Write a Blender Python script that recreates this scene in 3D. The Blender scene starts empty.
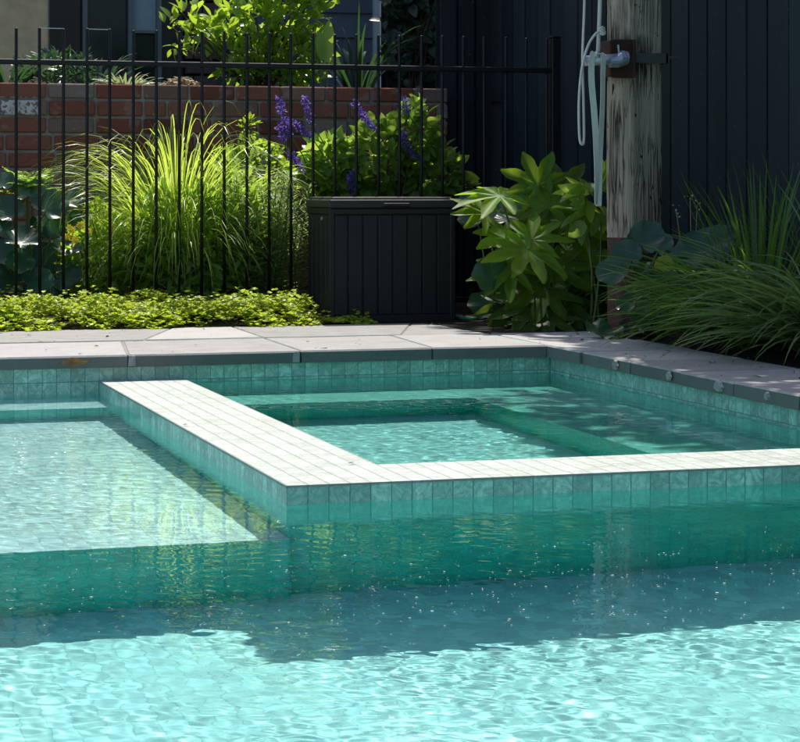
import bpy, math, random
import numpy as np
from mathutils import Vector, Matrix, Euler

S = bpy.context.scene
COL = S.collection
random.seed(7)
RNG = np.random.RandomState(11)
PI = math.pi

# ------------------------------------------------------------------ camera
F = 2150.0                      # focal length in photo pixels (800 wide)
YAW = math.radians(16.7)
CY, SY = math.cos(YAW), math.sin(YAW)
CAM = (-2.866, -7.587, 0.684)
HOR = 188.0


def on_z(x, y, z):
    """photo pixel -> world point at height z"""
    Z = F * (CAM[2] - z) / (y - HOR)
    X = (x - 400) / F * Z
    return Vector((CAM[0] + CY * X + SY * Z, CAM[1] - SY * X + CY * Z, z))


def on_v(x, y, v):
    """photo pixel -> world point on the plane of depth v"""
    t = (x - 400) / F
    Z = (v - CAM[1]) / (CY - SY * t)
    X = t * Z
    return Vector((CAM[0] + CY * X + SY * Z, v, CAM[2] - (y - HOR) * Z / F))


# ------------------------------------------------------------------ mesh builder
class MB:
    def __init__(self):
        self.v, self.li, self.lt, self.val, self.n = [], [], [], [], 0

    def add(self, verts, faces, val=0.5):
        verts = np.asarray(verts, dtype=np.float64).reshape(-1, 3)
        if isinstance(faces, np.ndarray):
            self.li.append((faces + self.n).ravel())
            self.lt.append(np.full(len(faces), faces.shape[1]))
        else:
            for f in faces:
                self.li.append(np.asarray(f) + self.n)
                self.lt.append(np.array([len(f)]))
        self.v.append(verts)
        vv = np.broadcast_to(np.asarray(val, dtype=np.float64), (len(verts),)) if np.ndim(val) <= 1 else val
        self.val.append(vv)
        self.n += len(verts)
        return self

    def box(self, a, b, val=0.5, jit=0.0, rot=None, taper=1.0):
        a, b = np.array(a, float), np.array(b, float)
        c = np.array([[a[0], a[1], a[2]], [b[0], a[1], a[2]], [b[0], b[1], a[2]], [a[0], b[1], a[2]],
                      [a[0], a[1], b[2]], [b[0], a[1], b[2]], [b[0], b[1], b[2]], [a[0], b[1], b[2]]])
        if jit:
            c = c + RNG.uniform(-jit, jit, c.shape)
        f = np.array([[0, 3, 2, 1], [4, 5, 6, 7], [0, 1, 5, 4], [1, 2, 6, 5], [2, 3, 7, 6], [3, 0, 4, 7]])
        return self.add(c, f, val)

    def bbox(self, a, b, bev=0.004, val=0.5):
        """box with chamfered edges"""
        a, b = np.array(a, float), np.array(b, float)
        vs, idx = [], {}
        for sx in (0, 1):
            for sy in (0, 1):
                for sz in (0, 1):
                    s = (sx, sy, sz)
                    for ax in range(3):
                        p = [(a[i] if s[i] == 0 else b[i]) for i in range(3)]
                        for i in range(3):
                            if i != ax:
                                p[i] += bev if s[i] == 0 else -bev
                        idx[(s, ax)] = len(vs)
                        vs.append(p)
        fs = []
        for ax in range(3):
            o1, o2 = [i for i in range(3) if i != ax]
            for side in (0, 1):
                loop = []
                for (p, q) in ((0, 0), (1, 0), (1, 1), (0, 1)):
                    s = [0, 0, 0]; s[ax] = side; s[o1] = p; s[o2] = q
                    loop.append(idx[(tuple(s), ax)])
                fs.append(loop)
        for ax in range(3):                       # edge chamfers, along axis ax
            o1, o2 = [i for i in range(3) if i != ax]
            for p in (0, 1):
                for q in (0, 1):
                    s0 = [0, 0, 0]; s0[o1] = p; s0[o2] = q
                    s1 = list(s0); s1[ax] = 1
                    s0, s1 = tuple(s0), tuple(s1)
                    fs.append([idx[(s0, o1)], idx[(s1, o1)], idx[(s1, o2)], idx[(s0, o2)]])
        for sx in (0, 1):
            for sy in (0, 1):
                for sz in (0, 1):
                    s = (sx, sy, sz)
                    fs.append([idx[(s, 0)], idx[(s, 1)], idx[(s, 2)]])
        # orient outward
        c = (a + b) / 2
        V = np.array(vs)
        for f in fs:
            n = np.cross(V[f[1]] - V[f[0]], V[f[2]] - V[f[0]])
            if np.dot(n, V[f].mean(0) - c) < 0:
                f.reverse()
        return self.add(V, fs, val)

    def prism(self, poly, z0, z1, val=0.5, bev=0.0):
        """vertical prism from a CCW outline; optional top chamfer"""
        p = np.array(poly, float)
        n = len(p)
        area = 0.5 * sum(p[i][0] * p[(i + 1) % n][1] - p[(i + 1) % n][0] * p[i][1] for i in range(n))
        if area < 0:
            p = p[::-1]
        rings = [np.c_[p, np.full(n, z0)]]
        if bev:
            rings.append(np.c_[p, np.full(n, z1 - bev)])
            c = p.mean(0)
            d = c - p
            d = d / np.linalg.norm(d, axis=1)[:, None]
            rings.append(np.c_[p + d * bev * 1.2, np.full(n, z1)])
        else:
            rings.append(np.c_[p, np.full(n, z1)])
        fs = []
        for r in range(len(rings) - 1):
            for i in range(n):
                j = (i + 1) % n
                fs.append([r * n + i, r * n + j, (r + 1) * n + j, (r + 1) * n + i])
        k = (len(rings) - 1) * n
        fs.append([k + i for i in range(n)])
        fs.append([n - 1 - i for i in range(n)])
        return self.add(np.vstack(rings), fs, val)

    def tube(self, pts, r, seg=8, val=0.5, cap=True):
        pts = [Vector(p) for p in pts]
        n = len(pts)
        rr = r if hasattr(r, '__len__') else [r] * n
        up = None
        vs = []
        for i in range(n):
            d = (pts[min(i + 1, n - 1)] - pts[max(i - 1, 0)]).normalized()
            if up is None:
                up = Vector((0, 0, 1)) if abs(d.z) < .9 else Vector((0, 1, 0))
            x = d.cross(up).normalized()
            y = x.cross(d).normalized()
            up = y
            for k in range(seg):
                a = 2 * PI * k / seg
                vs.append(pts[i] + (x * math.cos(a) + y * math.sin(a)) * rr[i])
        fs = []
        for i in range(n - 1):
            for k in range(seg):
                k2 = (k + 1) % seg
                fs.append([i * seg + k2, i * seg + k, (i + 1) * seg + k, (i + 1) * seg + k2])
        if cap:
            fs.append(list(range(seg)))
            fs.append([(n - 1) * seg + seg - 1 - k for k in range(seg)])
        return self.add([tuple(v) for v in vs], fs, val)

    def leaves(self, tmpl, pos, dirs, nrm, scale, val):
        """copies of a leaf template (leaf along +Y, face +Z)"""
        tv, tf = tmpl
        pos, dirs, nrm = (np.asarray(a, float).reshape(-1, 3) for a in (pos, dirs, nrm))
        N = len(pos)
        y = dirs / np.maximum(np.linalg.norm(dirs, axis=1), 1e-9)[:, None]
        x = np.cross(y, nrm)
        bad = np.linalg.norm(x, axis=1) < 1e-4
        x[bad] = np.cross(y[bad], [0.3, 0.5, 0.8])
        x /= np.linalg.norm(x, axis=1)[:, None]
        z = np.cross(x, y)
        sc = np.broadcast_to(np.asarray(scale, float), (N,))
        R = np.stack([x, y, z], -1) * sc[:, None, None]
        V = np.einsum('nij,kj->nki', R, tv) + pos[:, None, :]
        K = len(tv)
        Fc = (tf[None] + (np.arange(N) * K)[:, None, None]).reshape(-1, tf.shape[1])
        vv = np.repeat(np.broadcast_to(np.asarray(val, float), (N,)), K)
        return self.add(V.reshape(-1, 3), Fc, vv)

    def blades(self, base, az, L, phi0, phi1, width, seg=7, val=0.5, pw=1.3, twist=0.0):
        """arching grass blades: phi = angle from vertical at base / tip"""
        base = np.asarray(base, float)
        N = len(base)
        t = np.linspace(0, 1, seg + 1)
        phi = phi0[:, None] + (phi1 - phi0)[:, None] * t[None] ** pw
        ds = (L / seg)[:, None]
        pm = (phi[:, 1:] + phi[:, :-1]) / 2
        r = np.concatenate([np.zeros((N, 1)), np.cumsum(np.sin(pm) * ds, 1)], 1)
        h = np.concatenate([np.zeros((N, 1)), np.cumsum(np.cos(pm) * ds, 1)], 1)
        ca, sa = np.cos(az)[:, None], np.sin(az)[:, None]
        c = np.stack([base[:, 0:1] + r * ca, base[:, 1:2] + r * sa, base[:, 2:3] + h], -1)
        w = width[:, None] * np.minimum(1, (1 - t)[None] ** 0.7 * 1.15 + 0.03) * 0.5
        tw = (RNG.uniform(-1, 1, N) * twist)[:, None] * (0.3 + t[None])
        # width direction: horizontal normal turned about the blade
        hx, hy = -sa, ca
        nx, ny, nz = -np.cos(phi) * ca, -np.cos(phi) * sa, np.sin(phi)
        ct, st = np.cos(tw), np.sin(tw)
        wd = np.stack([hx * ct + nx * st, hy * ct + ny * st, nz * st], -1)
        a = c - wd * w[..., None]
        b = c + wd * w[..., None]
        V = np.stack([a, b], 2).reshape(N, -1, 3)
        q = np.array([[2 * i, 2 * i + 1, 2 * i + 3, 2 * i + 2] for i in range(seg)])
        K = 2 * (seg + 1)
        Fc = (q[None] + (np.arange(N) * K)[:, None, None]).reshape(-1, 4)
        vv = np.repeat(np.broadcast_to(np.asarray(val, float), (N,)), K)
        return self.add(V.reshape(-1, 3), Fc, vv)

    def build(self, name, mat, parent=None, smooth=False, **props):
        me = bpy.data.meshes.new(name)
        V = np.vstack(self.v)
        if parent is not None:
            V = V - np.array(world_loc(parent))
        me.vertices.add(len(V))
        me.vertices.foreach_set('co', V.astype(np.float32).ravel())
        li = np.concatenate(self.li).astype(np.int32)
        lt = np.concatenate(self.lt).astype(np.int32)
        me.loops.add(len(li))
        me.loops.foreach_set('vertex_index', li)
        me.polygons.add(len(lt))
        me.polygons.foreach_set('loop_start', np.concatenate([[0], np.cumsum(lt)[:-1]]).astype(np.int32))
        me.update(calc_edges=True)
        at = me.attributes.new('var', 'FLOAT', 'POINT')
        at.data.foreach_set('value', np.concatenate(self.val).astype(np.float32))
        if smooth:
            me.shade_smooth()
        else:
            me.shade_flat()
        me.materials.append(mat)
        o = bpy.data.objects.new(name, me)
        COL.objects.link(o)
        if parent is not None:
            o.parent = parent
        for k, v in props.items():
            o[k] = v
        return o


def world_loc(o):
    p = Vector((0, 0, 0))
    while o is not None:
        p += Vector(o.location)
        o = o.parent
    return p


def thing(name, label, cat, loc, group=None):
    o = bpy.data.objects.new(name, None)
    o.empty_display_size = 0.1
    COL.objects.link(o)
    o.location = loc
    o['label'] = label
    o['category'] = cat
    if group:
        o['group'] = group
    return o


# ------------------------------------------------------------------ materials
class NT:
    def __init__(self, name):
        self.m = bpy.data.materials.new(name)
        self.m.use_nodes = True
        self.t = self.m.node_tree
        self.t.nodes.clear()
        self.out = self.n('OutputMaterial')

    def n(self, kind, **kw):
        nd = self.t.nodes.new('ShaderNode' + kind)
        for k, v in kw.items():
            setattr(nd, k, v)
        return nd

    def set(self, sock, v):
        if v is None:
            return
        if isinstance(v, bpy.types.NodeSocket):
            self.t.links.new(v, sock)
        else:
            if hasattr(sock.default_value, '__len__') and hasattr(v, '__len__') and len(v) == 3 and len(sock.default_value) == 4:
                v = (*v, 1)
            sock.default_value = v

    def math(self, op, a, b=None, c=None, clamp=False):
        nd = self.n('Math', operation=op, use_clamp=clamp)
        self.set(nd.inputs[0], a)
        if b is not None: self.set(nd.inputs[1], b)
        if c is not None: self.set(nd.inputs[2], c)
        return nd.outputs[0]

    def vmath(self, op, a, b=None, scale=None):
        nd = self.n('VectorMath', operation=op)
        self.set(nd.inputs[0], a)
        if b is not None: self.set(nd.inputs[1], b)
        if scale is not None: self.set(nd.inputs['Scale'], scale)
        return nd.outputs[0] if op not in ('LENGTH', 'DOT_PRODUCT') else nd.outputs['Value']

    def mix(self, fac, a, b, blend='MIX'):
        nd = self.n('Mix', data_type='RGBA', blend_type=blend)
        self.set(nd.inputs[0], fac)
        self.set(nd.inputs[6], a)
        self.set(nd.inputs[7], b)
        return nd.outputs[2]

    def ramp(self, fac, stops, interp='LINEAR'):
        nd = self.n('ValToRGB')
        cr = nd.color_ramp
        cr.interpolation = interp
        while len(cr.elements) < len(stops):
            cr.elements.new(0.5)
        for e, (p, c) in zip(cr.elements, stops):
            e.position = p
            e.color = (*c, 1) if len(c) == 3 else c
        self.set(nd.inputs[0], fac)
        return nd.outputs[0]

    def noise(self, scale, detail=4, rough=0.55, vec=None, dist=0.0, out='Fac'):
        nd = self.n('TexNoise')
        self.set(nd.inputs['Scale'], scale)
        nd.inputs['Detail'].default_value = detail
        nd.inputs['Roughness'].default_value = rough
        nd.inputs['Distortion'].default_value = dist
        self.set(nd.inputs['Vector'], vec if vec is not None else self.coord())
        return nd.outputs[out]

    def coord(self):
        return self.n('NewGeometry').outputs['Position']

    def mapping(self, vec, scale=(1, 1, 1), rot=(0, 0, 0), loc=(0, 0, 0)):
        nd = self.n('Mapping')
        self.set(nd.inputs['Vector'], vec)
        nd.inputs['Scale'].default_value = scale
        nd.inputs['Rotation'].default_value = rot
        nd.inputs['Location'].default_value = loc
        return nd.outputs[0]

    def attr(self):
        return self.n('Attribute', attribute_name='var').outputs['Fac']

    def bump(self, h, strength=0.3, dist=0.01):
        nd = self.n('Bump')
        nd.inputs['Strength'].default_value = strength
        nd.inputs['Distance'].default_value = dist
        self.set(nd.inputs['Height'], h)
        return nd.outputs[0]

    def principled(self, col, rough=0.6, normal=None, spec=0.5, metal=0.0, **kw):
        p = self.n('BsdfPrincipled')
        self.set(p.inputs['Base Color'], col)
        self.set(p.inputs['Roughness'], rough)
        self.set(p.inputs['Specular IOR Level'], spec)
        self.set(p.inputs['Metallic'], metal)
        if normal is not None:
            self.set(p.inputs['Normal'], normal)
        for k, v in kw.items():
            self.set(p.inputs[k], v)
        return p.outputs[0]

    def done(self, shader):
        self.t.links.new(shader, self.out.inputs['Surface'])
        return self.m


def mat_plain(name, col, rough=0.6, var=0.15, scale=30, bump=0.15, metal=0.0, spec=0.5):
    t = NT(name)
    nz = t.noise(scale, 5)
    nz2 = t.noise(scale * 0.18, 3)
    f = t.math('ADD', t.math('MULTIPLY', nz, .6), t.math('MULTIPLY', nz2, .4))
    a = tuple(c * (1 - var) for c in col)
    b = tuple(min(1, c * (1 + var)) for c in col)
    return t.done(t.principled(t.ramp(f, [(.3, a), (.7, b)]), rough, t.bump(nz, bump, .004), spec, metal))


def mat_leaf(name, dark, light, trans=0.45, rough=0.38, tcol=None, spec=0.5, veins=True, tlow=.75):
    """dark..light picked per leaf; light also passes through"""
    t = NT(name)
    nz = t.noise(14, 3)
    f = t.math('ADD', t.math('MULTIPLY', t.attr(), .8), t.math('MULTIPLY', t.math('SUBTRACT', nz, .5), .7), clamp=True)
    c = t.mix(f, dark, light)
    if tcol is None:
        tcol = (min(1, light[0] * 1.9), min(1, light[1] * 1.7), light[2] * .6)
    tc = t.mix(f, tuple(x * tlow for x in tcol), tcol)
    p = t.principled(c, rough, t.bump(t.noise(55, 3), .25, .004), spec)
    tr = t.n('BsdfTranslucent')
    t.set(tr.inputs[0], tc)
    ms = t.n('MixShader')
    ms.inputs[0].default_value = trans
    t.t.links.new(p, ms.inputs[1])
    t.t.links.new(tr.outputs[0], ms.inputs[2])
    return t.done(ms.outputs[0])


def mat_tile(name, base, dark, grout, size=0.05, gw=0.028, rough=0.35, vein=0.6, spec=0.5, groutmix=0.8, cellvar=0.25):
    """square stone mosaic on any axis aligned face"""
    t = NT(name)
    g = t.n('NewGeometry')
    pos, nor = g.outputs['Position'], g.outputs['True Normal']
    q = t.vmath('SCALE', t.vmath('SUBTRACT', pos, t.vmath('SCALE', nor, scale=.01)), scale=1 / size)
    sq = t.n('SeparateXYZ'); t.set(sq.inputs[0], q)
    sn = t.n('SeparateXYZ'); t.set(sn.inputs[0], nor)
    lines = None
    for i in range(3):
        fr = t.math('FRACT', sq.outputs[i])
        d = t.math('MINIMUM', fr, t.math('SUBTRACT', 1.0, fr))
        ln = t.math('SUBTRACT', 1.0, t.math('MINIMUM', t.math('DIVIDE', d, gw), 1.0), clamp=True)
        on = t.math('LESS_THAN', t.math('ABSOLUTE', sn.outputs[i]), .5)
        ln = t.math('MULTIPLY', ln, on)
        lines = ln if lines is None else t.math('MAXIMUM', lines, ln)
    wn = t.n('TexWhiteNoise', noise_dimensions='3D')
    t.set(wn.inputs['Vector'], t.vmath('FLOOR', q))
    rnd = wn.outputs['Value']
    # stone veining, turned differently in each tile
    sh = t.vmath('ADD', pos, t.vmath('SCALE', wn.outputs['Color'], scale=3.0))
    v1 = t.noise(22, 6, .7, sh, .7)
    v2 = t.noise(70, 4, .6, sh, .6)
    vv = t.math('ABSOLUTE', t.math('SUBTRACT', v1, .5))
    vv = t.math('SUBTRACT', 1.0, t.math('MULTIPLY', vv, 7.0), clamp=True)
    vv = t.math('MULTIPLY', t.math('MULTIPLY', vv, v2), vein * 1.5, clamp=True)
    c = t.mix(vv, base, dark)
    br = t.math('ADD', 1 - cellvar / 2, t.math('MULTIPLY', rnd, cellvar))
    br = t.math('MULTIPLY', br, t.math('ADD', .85, t.math('MULTIPLY', v2, .3)))
    cb = t.n('CombineXYZ')
    for i in range(3): t.set(cb.inputs[i], br)
    c = t.mix(1.0, c, cb.outputs[0], 'MULTIPLY')
    c = t.mix(t.math('MULTIPLY', lines, groutmix), c, grout)
    h = t.math('SUBTRACT', t.math('MULTIPLY', v2, .25), lines)
    return t.done(t.principled(c, rough, t.bump(h, .5, .002), spec))


def mat_water(name, tint):
    t = NT(name)
    p = t.n('BsdfPrincipled')
    p.inputs['Base Color'].default_value = (*tint, 1)
    p.inputs['Roughness'].default_value = 0
    p.inputs['IOR'].default_value = 1.333
    p.inputs['Transmission Weight'].default_value = 1
    return t.done(p.outputs[0])


# ------------------------------------------------------------------ leaf templates
def tmpl_leaf(width=0.4, rows=5, fold=0.12, droop=0.15, base=0.0, tipp=1.0, wid=None):
    vs, fs = [], []
    for i in range(rows + 1):
        t = i / rows
        w = width * 0.5 * (math.sin(PI * min(1, (t * (1 - base) + base)) ** tipp) if wid is None else wid(t))
        z = -droop * t * t
        vs += [(-w, t, z + fold * w * 2), (0, t, z), (w, t, z + fold * w * 2)]
    for i in range(rows):
        a = 3 * i
        fs += [[a, a + 1, a + 4, a + 3], [a + 1, a + 2, a + 5, a + 4]]
    return np.array(vs, float), np.array(fs)


def tmpl_outline(outline, rings=(0.0, .4, .75, 1.0), zf=None, center=(0, 0)):
    """leaf filled from a point to a closed polar outline"""
    o = np.array(outline, float)
    n = len(o)
    c = np.array(center, float)
    vs = []
    for r in rings[1:]:
        for k in range(n):
            p = c + (o[k] - c) * r
            vs.append((p[0], p[1], zf(p[0], p[1], r, k / n) if zf else 0))
    vs.append((c[0], c[1], zf(c[0], c[1], 0, 0) if zf else 0))
    fs = []
    m = len(rings) - 1
    for k in range(n):
        k2 = (k + 1) % n
        fs.append([m * n, k, k2, k2])
        for r in range(m - 1):
            fs.append([r * n + k, (r + 1) * n + k, (r + 1) * n + k2, r * n + k2])
    tri = [f[:3] + [f[2]] for f in fs]
    # keep all quads valid: split centre fan into triangles -> degenerate-free by tri list
    faces = []
    for f in fs:
        if f[2] == f[3]:
            faces.append([f[0], f[1], f[2]])
        else:
            faces.append([f[0], f[1], f[2]])
            faces.append([f[0], f[2], f[3]])
    return np.array(vs, float), np.array(faces)


def round_leaf(seed, notch=0.35, cup=0.12, wav=0.05, asp=1.0):
    r = random.Random(seed)
    ph = [r.uniform(0, 6.28) for _ in range(4)]
    out = []
    n = 40
    for k in range(n):
        a = -PI / 2 + 2 * PI * k / n
        d = abs((a + PI / 2 + PI) % (2 * PI) - PI)
        rad = .5 * (1 - notch * math.exp(-(d / .28) ** 2)) * (1 + .025 * math.sin(5 * a + ph[0]) + .02 * math.sin(9 * a + ph[1]))
        out.append((rad * math.cos(a) * asp, .42 + rad * math.sin(a)))
    c = (0, .22)

    def zf(x, y, rr, t):
        a = 2 * PI * t
        return cup * rr * rr * .5 + wav * rr ** 3 * math.sin(5 * a + ph[2]) + .012 * rr * math.cos(16 * a) + .3 * wav * rr * math.sin(2 * a + ph[3])
    return tmpl_outline(out, (0, .25, .5, .75, .92, 1.0), zf, c)


def palmate_leaf(seed, lobes=8, droop=0.28):
    r = random.Random(seed)
    out = []
    span = math.radians(300)
    per = 12
    lens = []
    for i in range(lobes):
        u = (i + .5) / lobes * 2 - 1
        lens.append((.72 - .3 * abs(u) ** 1.5) * r.uniform(.92, 1.08))
    for i in range(lobes):
        for j in range(per):
            f = (j + .5) / per * 2 - 1
            a = PI / 2 + span * ((i + .5 + f * .5) / lobes - .5) + .02 * math.sin(9 * f + i)
            af = abs(f)
            rad = lens[i] * (.37 + .63 * (1 - af) ** .78 * (1 - .2 * af))
            out.append((rad * math.cos(a), rad * math.sin(a)))
    out.append((0, -.05))

    def zf(x, y, rr, t):
        d = math.hypot(x, y)
        i = t * (lobes * per + 1) / per
        fr = abs((i % 1) - .5) * 2
        return -droop * d * d + .05 * fr * rr * min(1, d * 3) + .02 * rr * math.sin(7 * t * 6.28 + seed)
    return tmpl_outline(out, (0, .3, .55, .8, 1.0), zf, (0, 0))


LEAF_OVAL = tmpl_leaf(.48, 5, .14, .14)
LEAF_LONG = tmpl_leaf(.24, 5, .12, .25)
LEAF_NARROW = tmpl_leaf(.11, 4, .1, .25)
LEAF_TINY = tmpl_leaf(.85, 3, .1, .08)
LEAF_HEART = tmpl_leaf(.72, 5, .12, .22, wid=lambda t: math.sin(PI * min(1, t * .92 + .08)) ** .7 * (1.15 - .45 * t))


def rand_dirs(n, zlo=-.2, zhi=1.0):
    a = RNG.uniform(0, 2 * PI, n)
    z = RNG.uniform(zlo, zhi, n)
    r = np.sqrt(np.maximum(0, 1 - np.clip(z, -1, 1) ** 2))
    return np.stack([r * np.cos(a), r * np.sin(a), z], -1)


def blob_points(n, c, rad, shell=0.5):
    """points in an ellipsoid, denser near the outside"""
    d = rand_dirs(n, -1, 1)
    r = RNG.uniform(0, 1, n) ** (1 / 3) * (1 - shell) + shell * RNG.uniform(.8, 1.05, n)
    return np.array(c) + d * r[:, None] * np.array(rad), d

# ------------------------------------------------------------------ palette
M = {}
M['water_tint_tile'] = mat_tile('water_tinted_green_mosaic', (.035, .64, .53), (.015, .42, .34), (.02, .42, .34), vein=.5, groutmix=.5)  # green of the water is put into this base colour
M['wall_tile'] = mat_tile('green_stone_tile', (.43, .67, .57), (.10, .28, .22), (.06, .17, .13), vein=.9, cellvar=.45, gw=.04, groutmix=.95)
M['shelf_tile'] = mat_tile('pale_shelf_mosaic', (.76, .90, .90), (.58, .76, .73), (.58, .75, .72), vein=.4, groutmix=.3, cellvar=.3)  # paler base colour stands for the shallower water above it
M['bed_tile'] = mat_tile('pale_pool_mosaic', (.57, .90, .90), (.46, .81, .79), (.50, .79, .77), vein=.4, groutmix=.22, cellvar=.3)  # more teal base colour stands for the deeper water
M['top_tile'] = mat_tile('dry_pale_tile', (.50, .535, .50), (.24, .30, .25), (.13, .15, .14), gw=.085, vein=1.0, rough=.5, cellvar=.28)
M['water'] = mat_water('pool_water_surface', (.64, .96, .95))


def mat_stone():
    t = NT('bluestone')
    g = t.n('NewGeometry')
    n1 = t.noise(9, 6, .65)
    n2 = t.noise(130, 4, .65)
    n3 = t.noise(2.6, 4, .6, None, .6)
    f = t.math('ADD', t.math('MULTIPLY', n1, .5), t.math('ADD', t.math('MULTIPLY', t.attr(), .4), t.math('MULTIPLY', n3, .3)))
    c = t.ramp(f, [(.25, (.18, .178, .172)), (.55, (.295, .292, .283)), (.9, (.41, .403, .39))])
    c = t.mix(t.math('MULTIPLY', t.math('GREATER_THAN', n2, .60), .35), c, (.15, .15, .15))
    c = t.mix(t.math('MULTIPLY', t.math('LESS_THAN', n2, .36), .3), c, (.55, .54, .52))
    stain = t.math('MULTIPLY', t.math('SUBTRACT', n3, .52), 6.0, clamp=True)
    c = t.mix(t.math('MULTIPLY', stain, .35), c, (.17, .165, .15))
    # side faces are mixed towards a darker grey green
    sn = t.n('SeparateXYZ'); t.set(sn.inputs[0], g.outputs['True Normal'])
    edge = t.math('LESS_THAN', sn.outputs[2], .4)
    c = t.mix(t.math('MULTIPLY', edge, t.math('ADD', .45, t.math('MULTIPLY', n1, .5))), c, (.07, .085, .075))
    h = t.math('ADD', n1, t.math('MULTIPLY', n2, .4))
    return t.done(t.principled(c, .75, t.bump(h, .5, .006), .3))


def mat_soil():
    t = NT('dark_soil')
    n1 = t.noise(40, 6, .65)
    c = t.ramp(n1, [(.3, (.012, .009, .007)), (.6, (.035, .026, .018)), (.8, (.08, .06, .04))])
    return t.done(t.principled(c, .95, t.bump(n1, .9, .02), .2))


def mat_paint(name, col, col2, rough=.55, streak=True):
    """painted boards with weathering running down the grain"""
    t = NT(name)
    g = t.mapping(t.coord(), (60, 60, 1.6))
    n1 = t.noise(1.0, 4, .6, g)
    n2 = t.noise(60, 3)
    f = t.math('ADD', t.math('MULTIPLY', n1, .6), t.math('MULTIPLY', t.attr(), .4))
    c = t.ramp(f, [(.3, col), (.75, col2)])
    spot = t.math('GREATER_THAN', t.noise(34, 2, .5), .745)
    c = t.mix(t.math('MULTIPLY', spot, .5), c, tuple(x * 3 + .02 for x in col2))
    return t.done(t.principled(c, rough, t.bump(t.math('ADD', n1, t.math('MULTIPLY', n2, .3)), .12, .002), .3))


def mat_brick():
    t = NT('old_red_brick')
    a = t.attr()
    n1 = t.noise(38, 5, .65)
    n2 = t.noise(9, 4, .6)
    c = t.ramp(a, [(0, (.16, .05, .038)), (.3, (.28, .085, .058)), (.55, (.33, .13, .09)), (.72, (.23, .145, .12)), (.86, (.30, .245, .21)), (1, (.36, .15, .095))])
    c = t.mix(t.math('MULTIPLY', n1, .55), c, (.10, .05, .045))
    # flaking remains of white paint on one course at the left end, pale bloom elsewhere
    pos = t.n('SeparateXYZ'); t.set(pos.inputs[0], t.coord())
    m = t.math('MULTIPLY', t.math('LESS_THAN', pos.outputs[0], -1.52), t.math('MULTIPLY', t.math('GREATER_THAN', pos.outputs[2], 1.035), t.math('LESS_THAN', pos.outputs[2], 1.135)))
    pm = t.math('MULTIPLY', m, t.math('GREATER_THAN', t.math('ADD', t.math('MULTIPLY', n1, .9), t.math('MULTIPLY', n2, .2)), .54))
    c = t.mix(pm, c, (.62, .60, .58))
    bl = t.math('MULTIPLY', t.math('GREATER_THAN', n2, .58), t.math('MULTIPLY', n1, .5))
    c = t.mix(bl, c, (.36, .31, .28))
    return t.done(t.principled(c, .9, t.bump(t.math('ADD', n1, n2), .7, .008), .25))


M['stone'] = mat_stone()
M['soil'] = mat_soil()
M['brick'] = mat_brick()
M['mortar'] = mat_plain('lime_mortar', (.26, .235, .21), .95, .3, 45, .6)
M['joint'] = mat_plain('joint_mortar', (.22, .21, .195), .95, .35, 60, .5)
M['pale_joint'] = mat_plain('pale_mortar', (.30, .31, .29), .9, .35, 70, .6)
M['rust_stain'] = mat_plain('rusty_patch', (.30, .15, .06), .9, .45, 60, .5)
M['board'] = mat_paint('slate_blue_fence_paint', (.010, .018, .024), (.021, .035, .044))
M['black_board'] = mat_paint('black_fence_paint', (.008, .011, .014), (.018, .024, .030))
M['black_steel'] = mat_plain('black_powder_coat', (.009, .010, .011), .42, .3, 60, .05, spec=.3)
M['box_resin'] = mat_plain('black_resin', (.006, .007, .0075), .6, .2, 70, .12)
M['box_lid'] = mat_plain('black_resin_lid', (.018, .020, .022), .5, .2, 70, .15)
M['galv'] = mat_plain('galvanised_steel', (.42, .46, .52), .42, .2, 40, .1, metal=.7)
M['rust'] = mat_plain('rusty_steel', (.05, .020, .014), .9, .5, 50, .6)
M['strap_iron'] = mat_plain('dark_iron_strap', (.05, .055, .05), .6, .3, 50, .3)
M['rope'] = mat_plain('grey_rope', (.66, .62, .55), .85, .15, 160, .5)
M['webbing'] = mat_plain('mint_webbing', (.70, .72, .62), .8, .12, 160, .3)
M['hose'] = mat_plain('green_hose', (.02, .18, .10), .4, .1, 40, .05)

# ------------------------------------------------------------------ setting: ground and pool
ZW = -0.042                 # pool water
ZS = -0.006                 # spa water
PU0, PV0 = -3.6, -7.0       # far left / near side of the pool
BED, SHELF, STEP = ZW - 1.0, ZW - .40, ZW - .13
SPB, SPS = ZS - .80, ZS - .35
GZ = 0.06                   # soil level

g = MB()
for (a, b) in (((-150, -150), (150, PV0 - .2)), ((-150, PV0 - .2), (PU0 - .2, .2)), ((.2, PV0 - .2), (150, .2)), ((-150, .2), (150, 150))):
    g.add([(a[0], a[1], GZ), (b[0], a[1], GZ), (b[0], b[1], GZ), (a[0], b[1], GZ)], [[0, 1, 2, 3]])
ground = g.build('ground', M['soil'], kind='structure')

pool = []
b = MB()
b.box((PU0 - .2, PV0 - .2, BED - .2), (.2, .2, BED))
pool.append(b.build('pool_floor', M['bed_tile'], kind='structure'))


def ledge(name, parts, top):
    """underwater ledge: green risers under a pale tread, light and water tint put into both"""
    m = MB()
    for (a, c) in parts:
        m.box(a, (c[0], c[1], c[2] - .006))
    pool.append(m.build(name + '_riser', M['water_tint_tile'], kind='structure'))  # shade and water green are put into the riser colour
    m = MB()
    for (a, c) in parts:
        m.box((a[0], a[1] - .002, c[2] - .0055), c)
    pool.append(m.build(name, top, kind='structure'))


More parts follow.
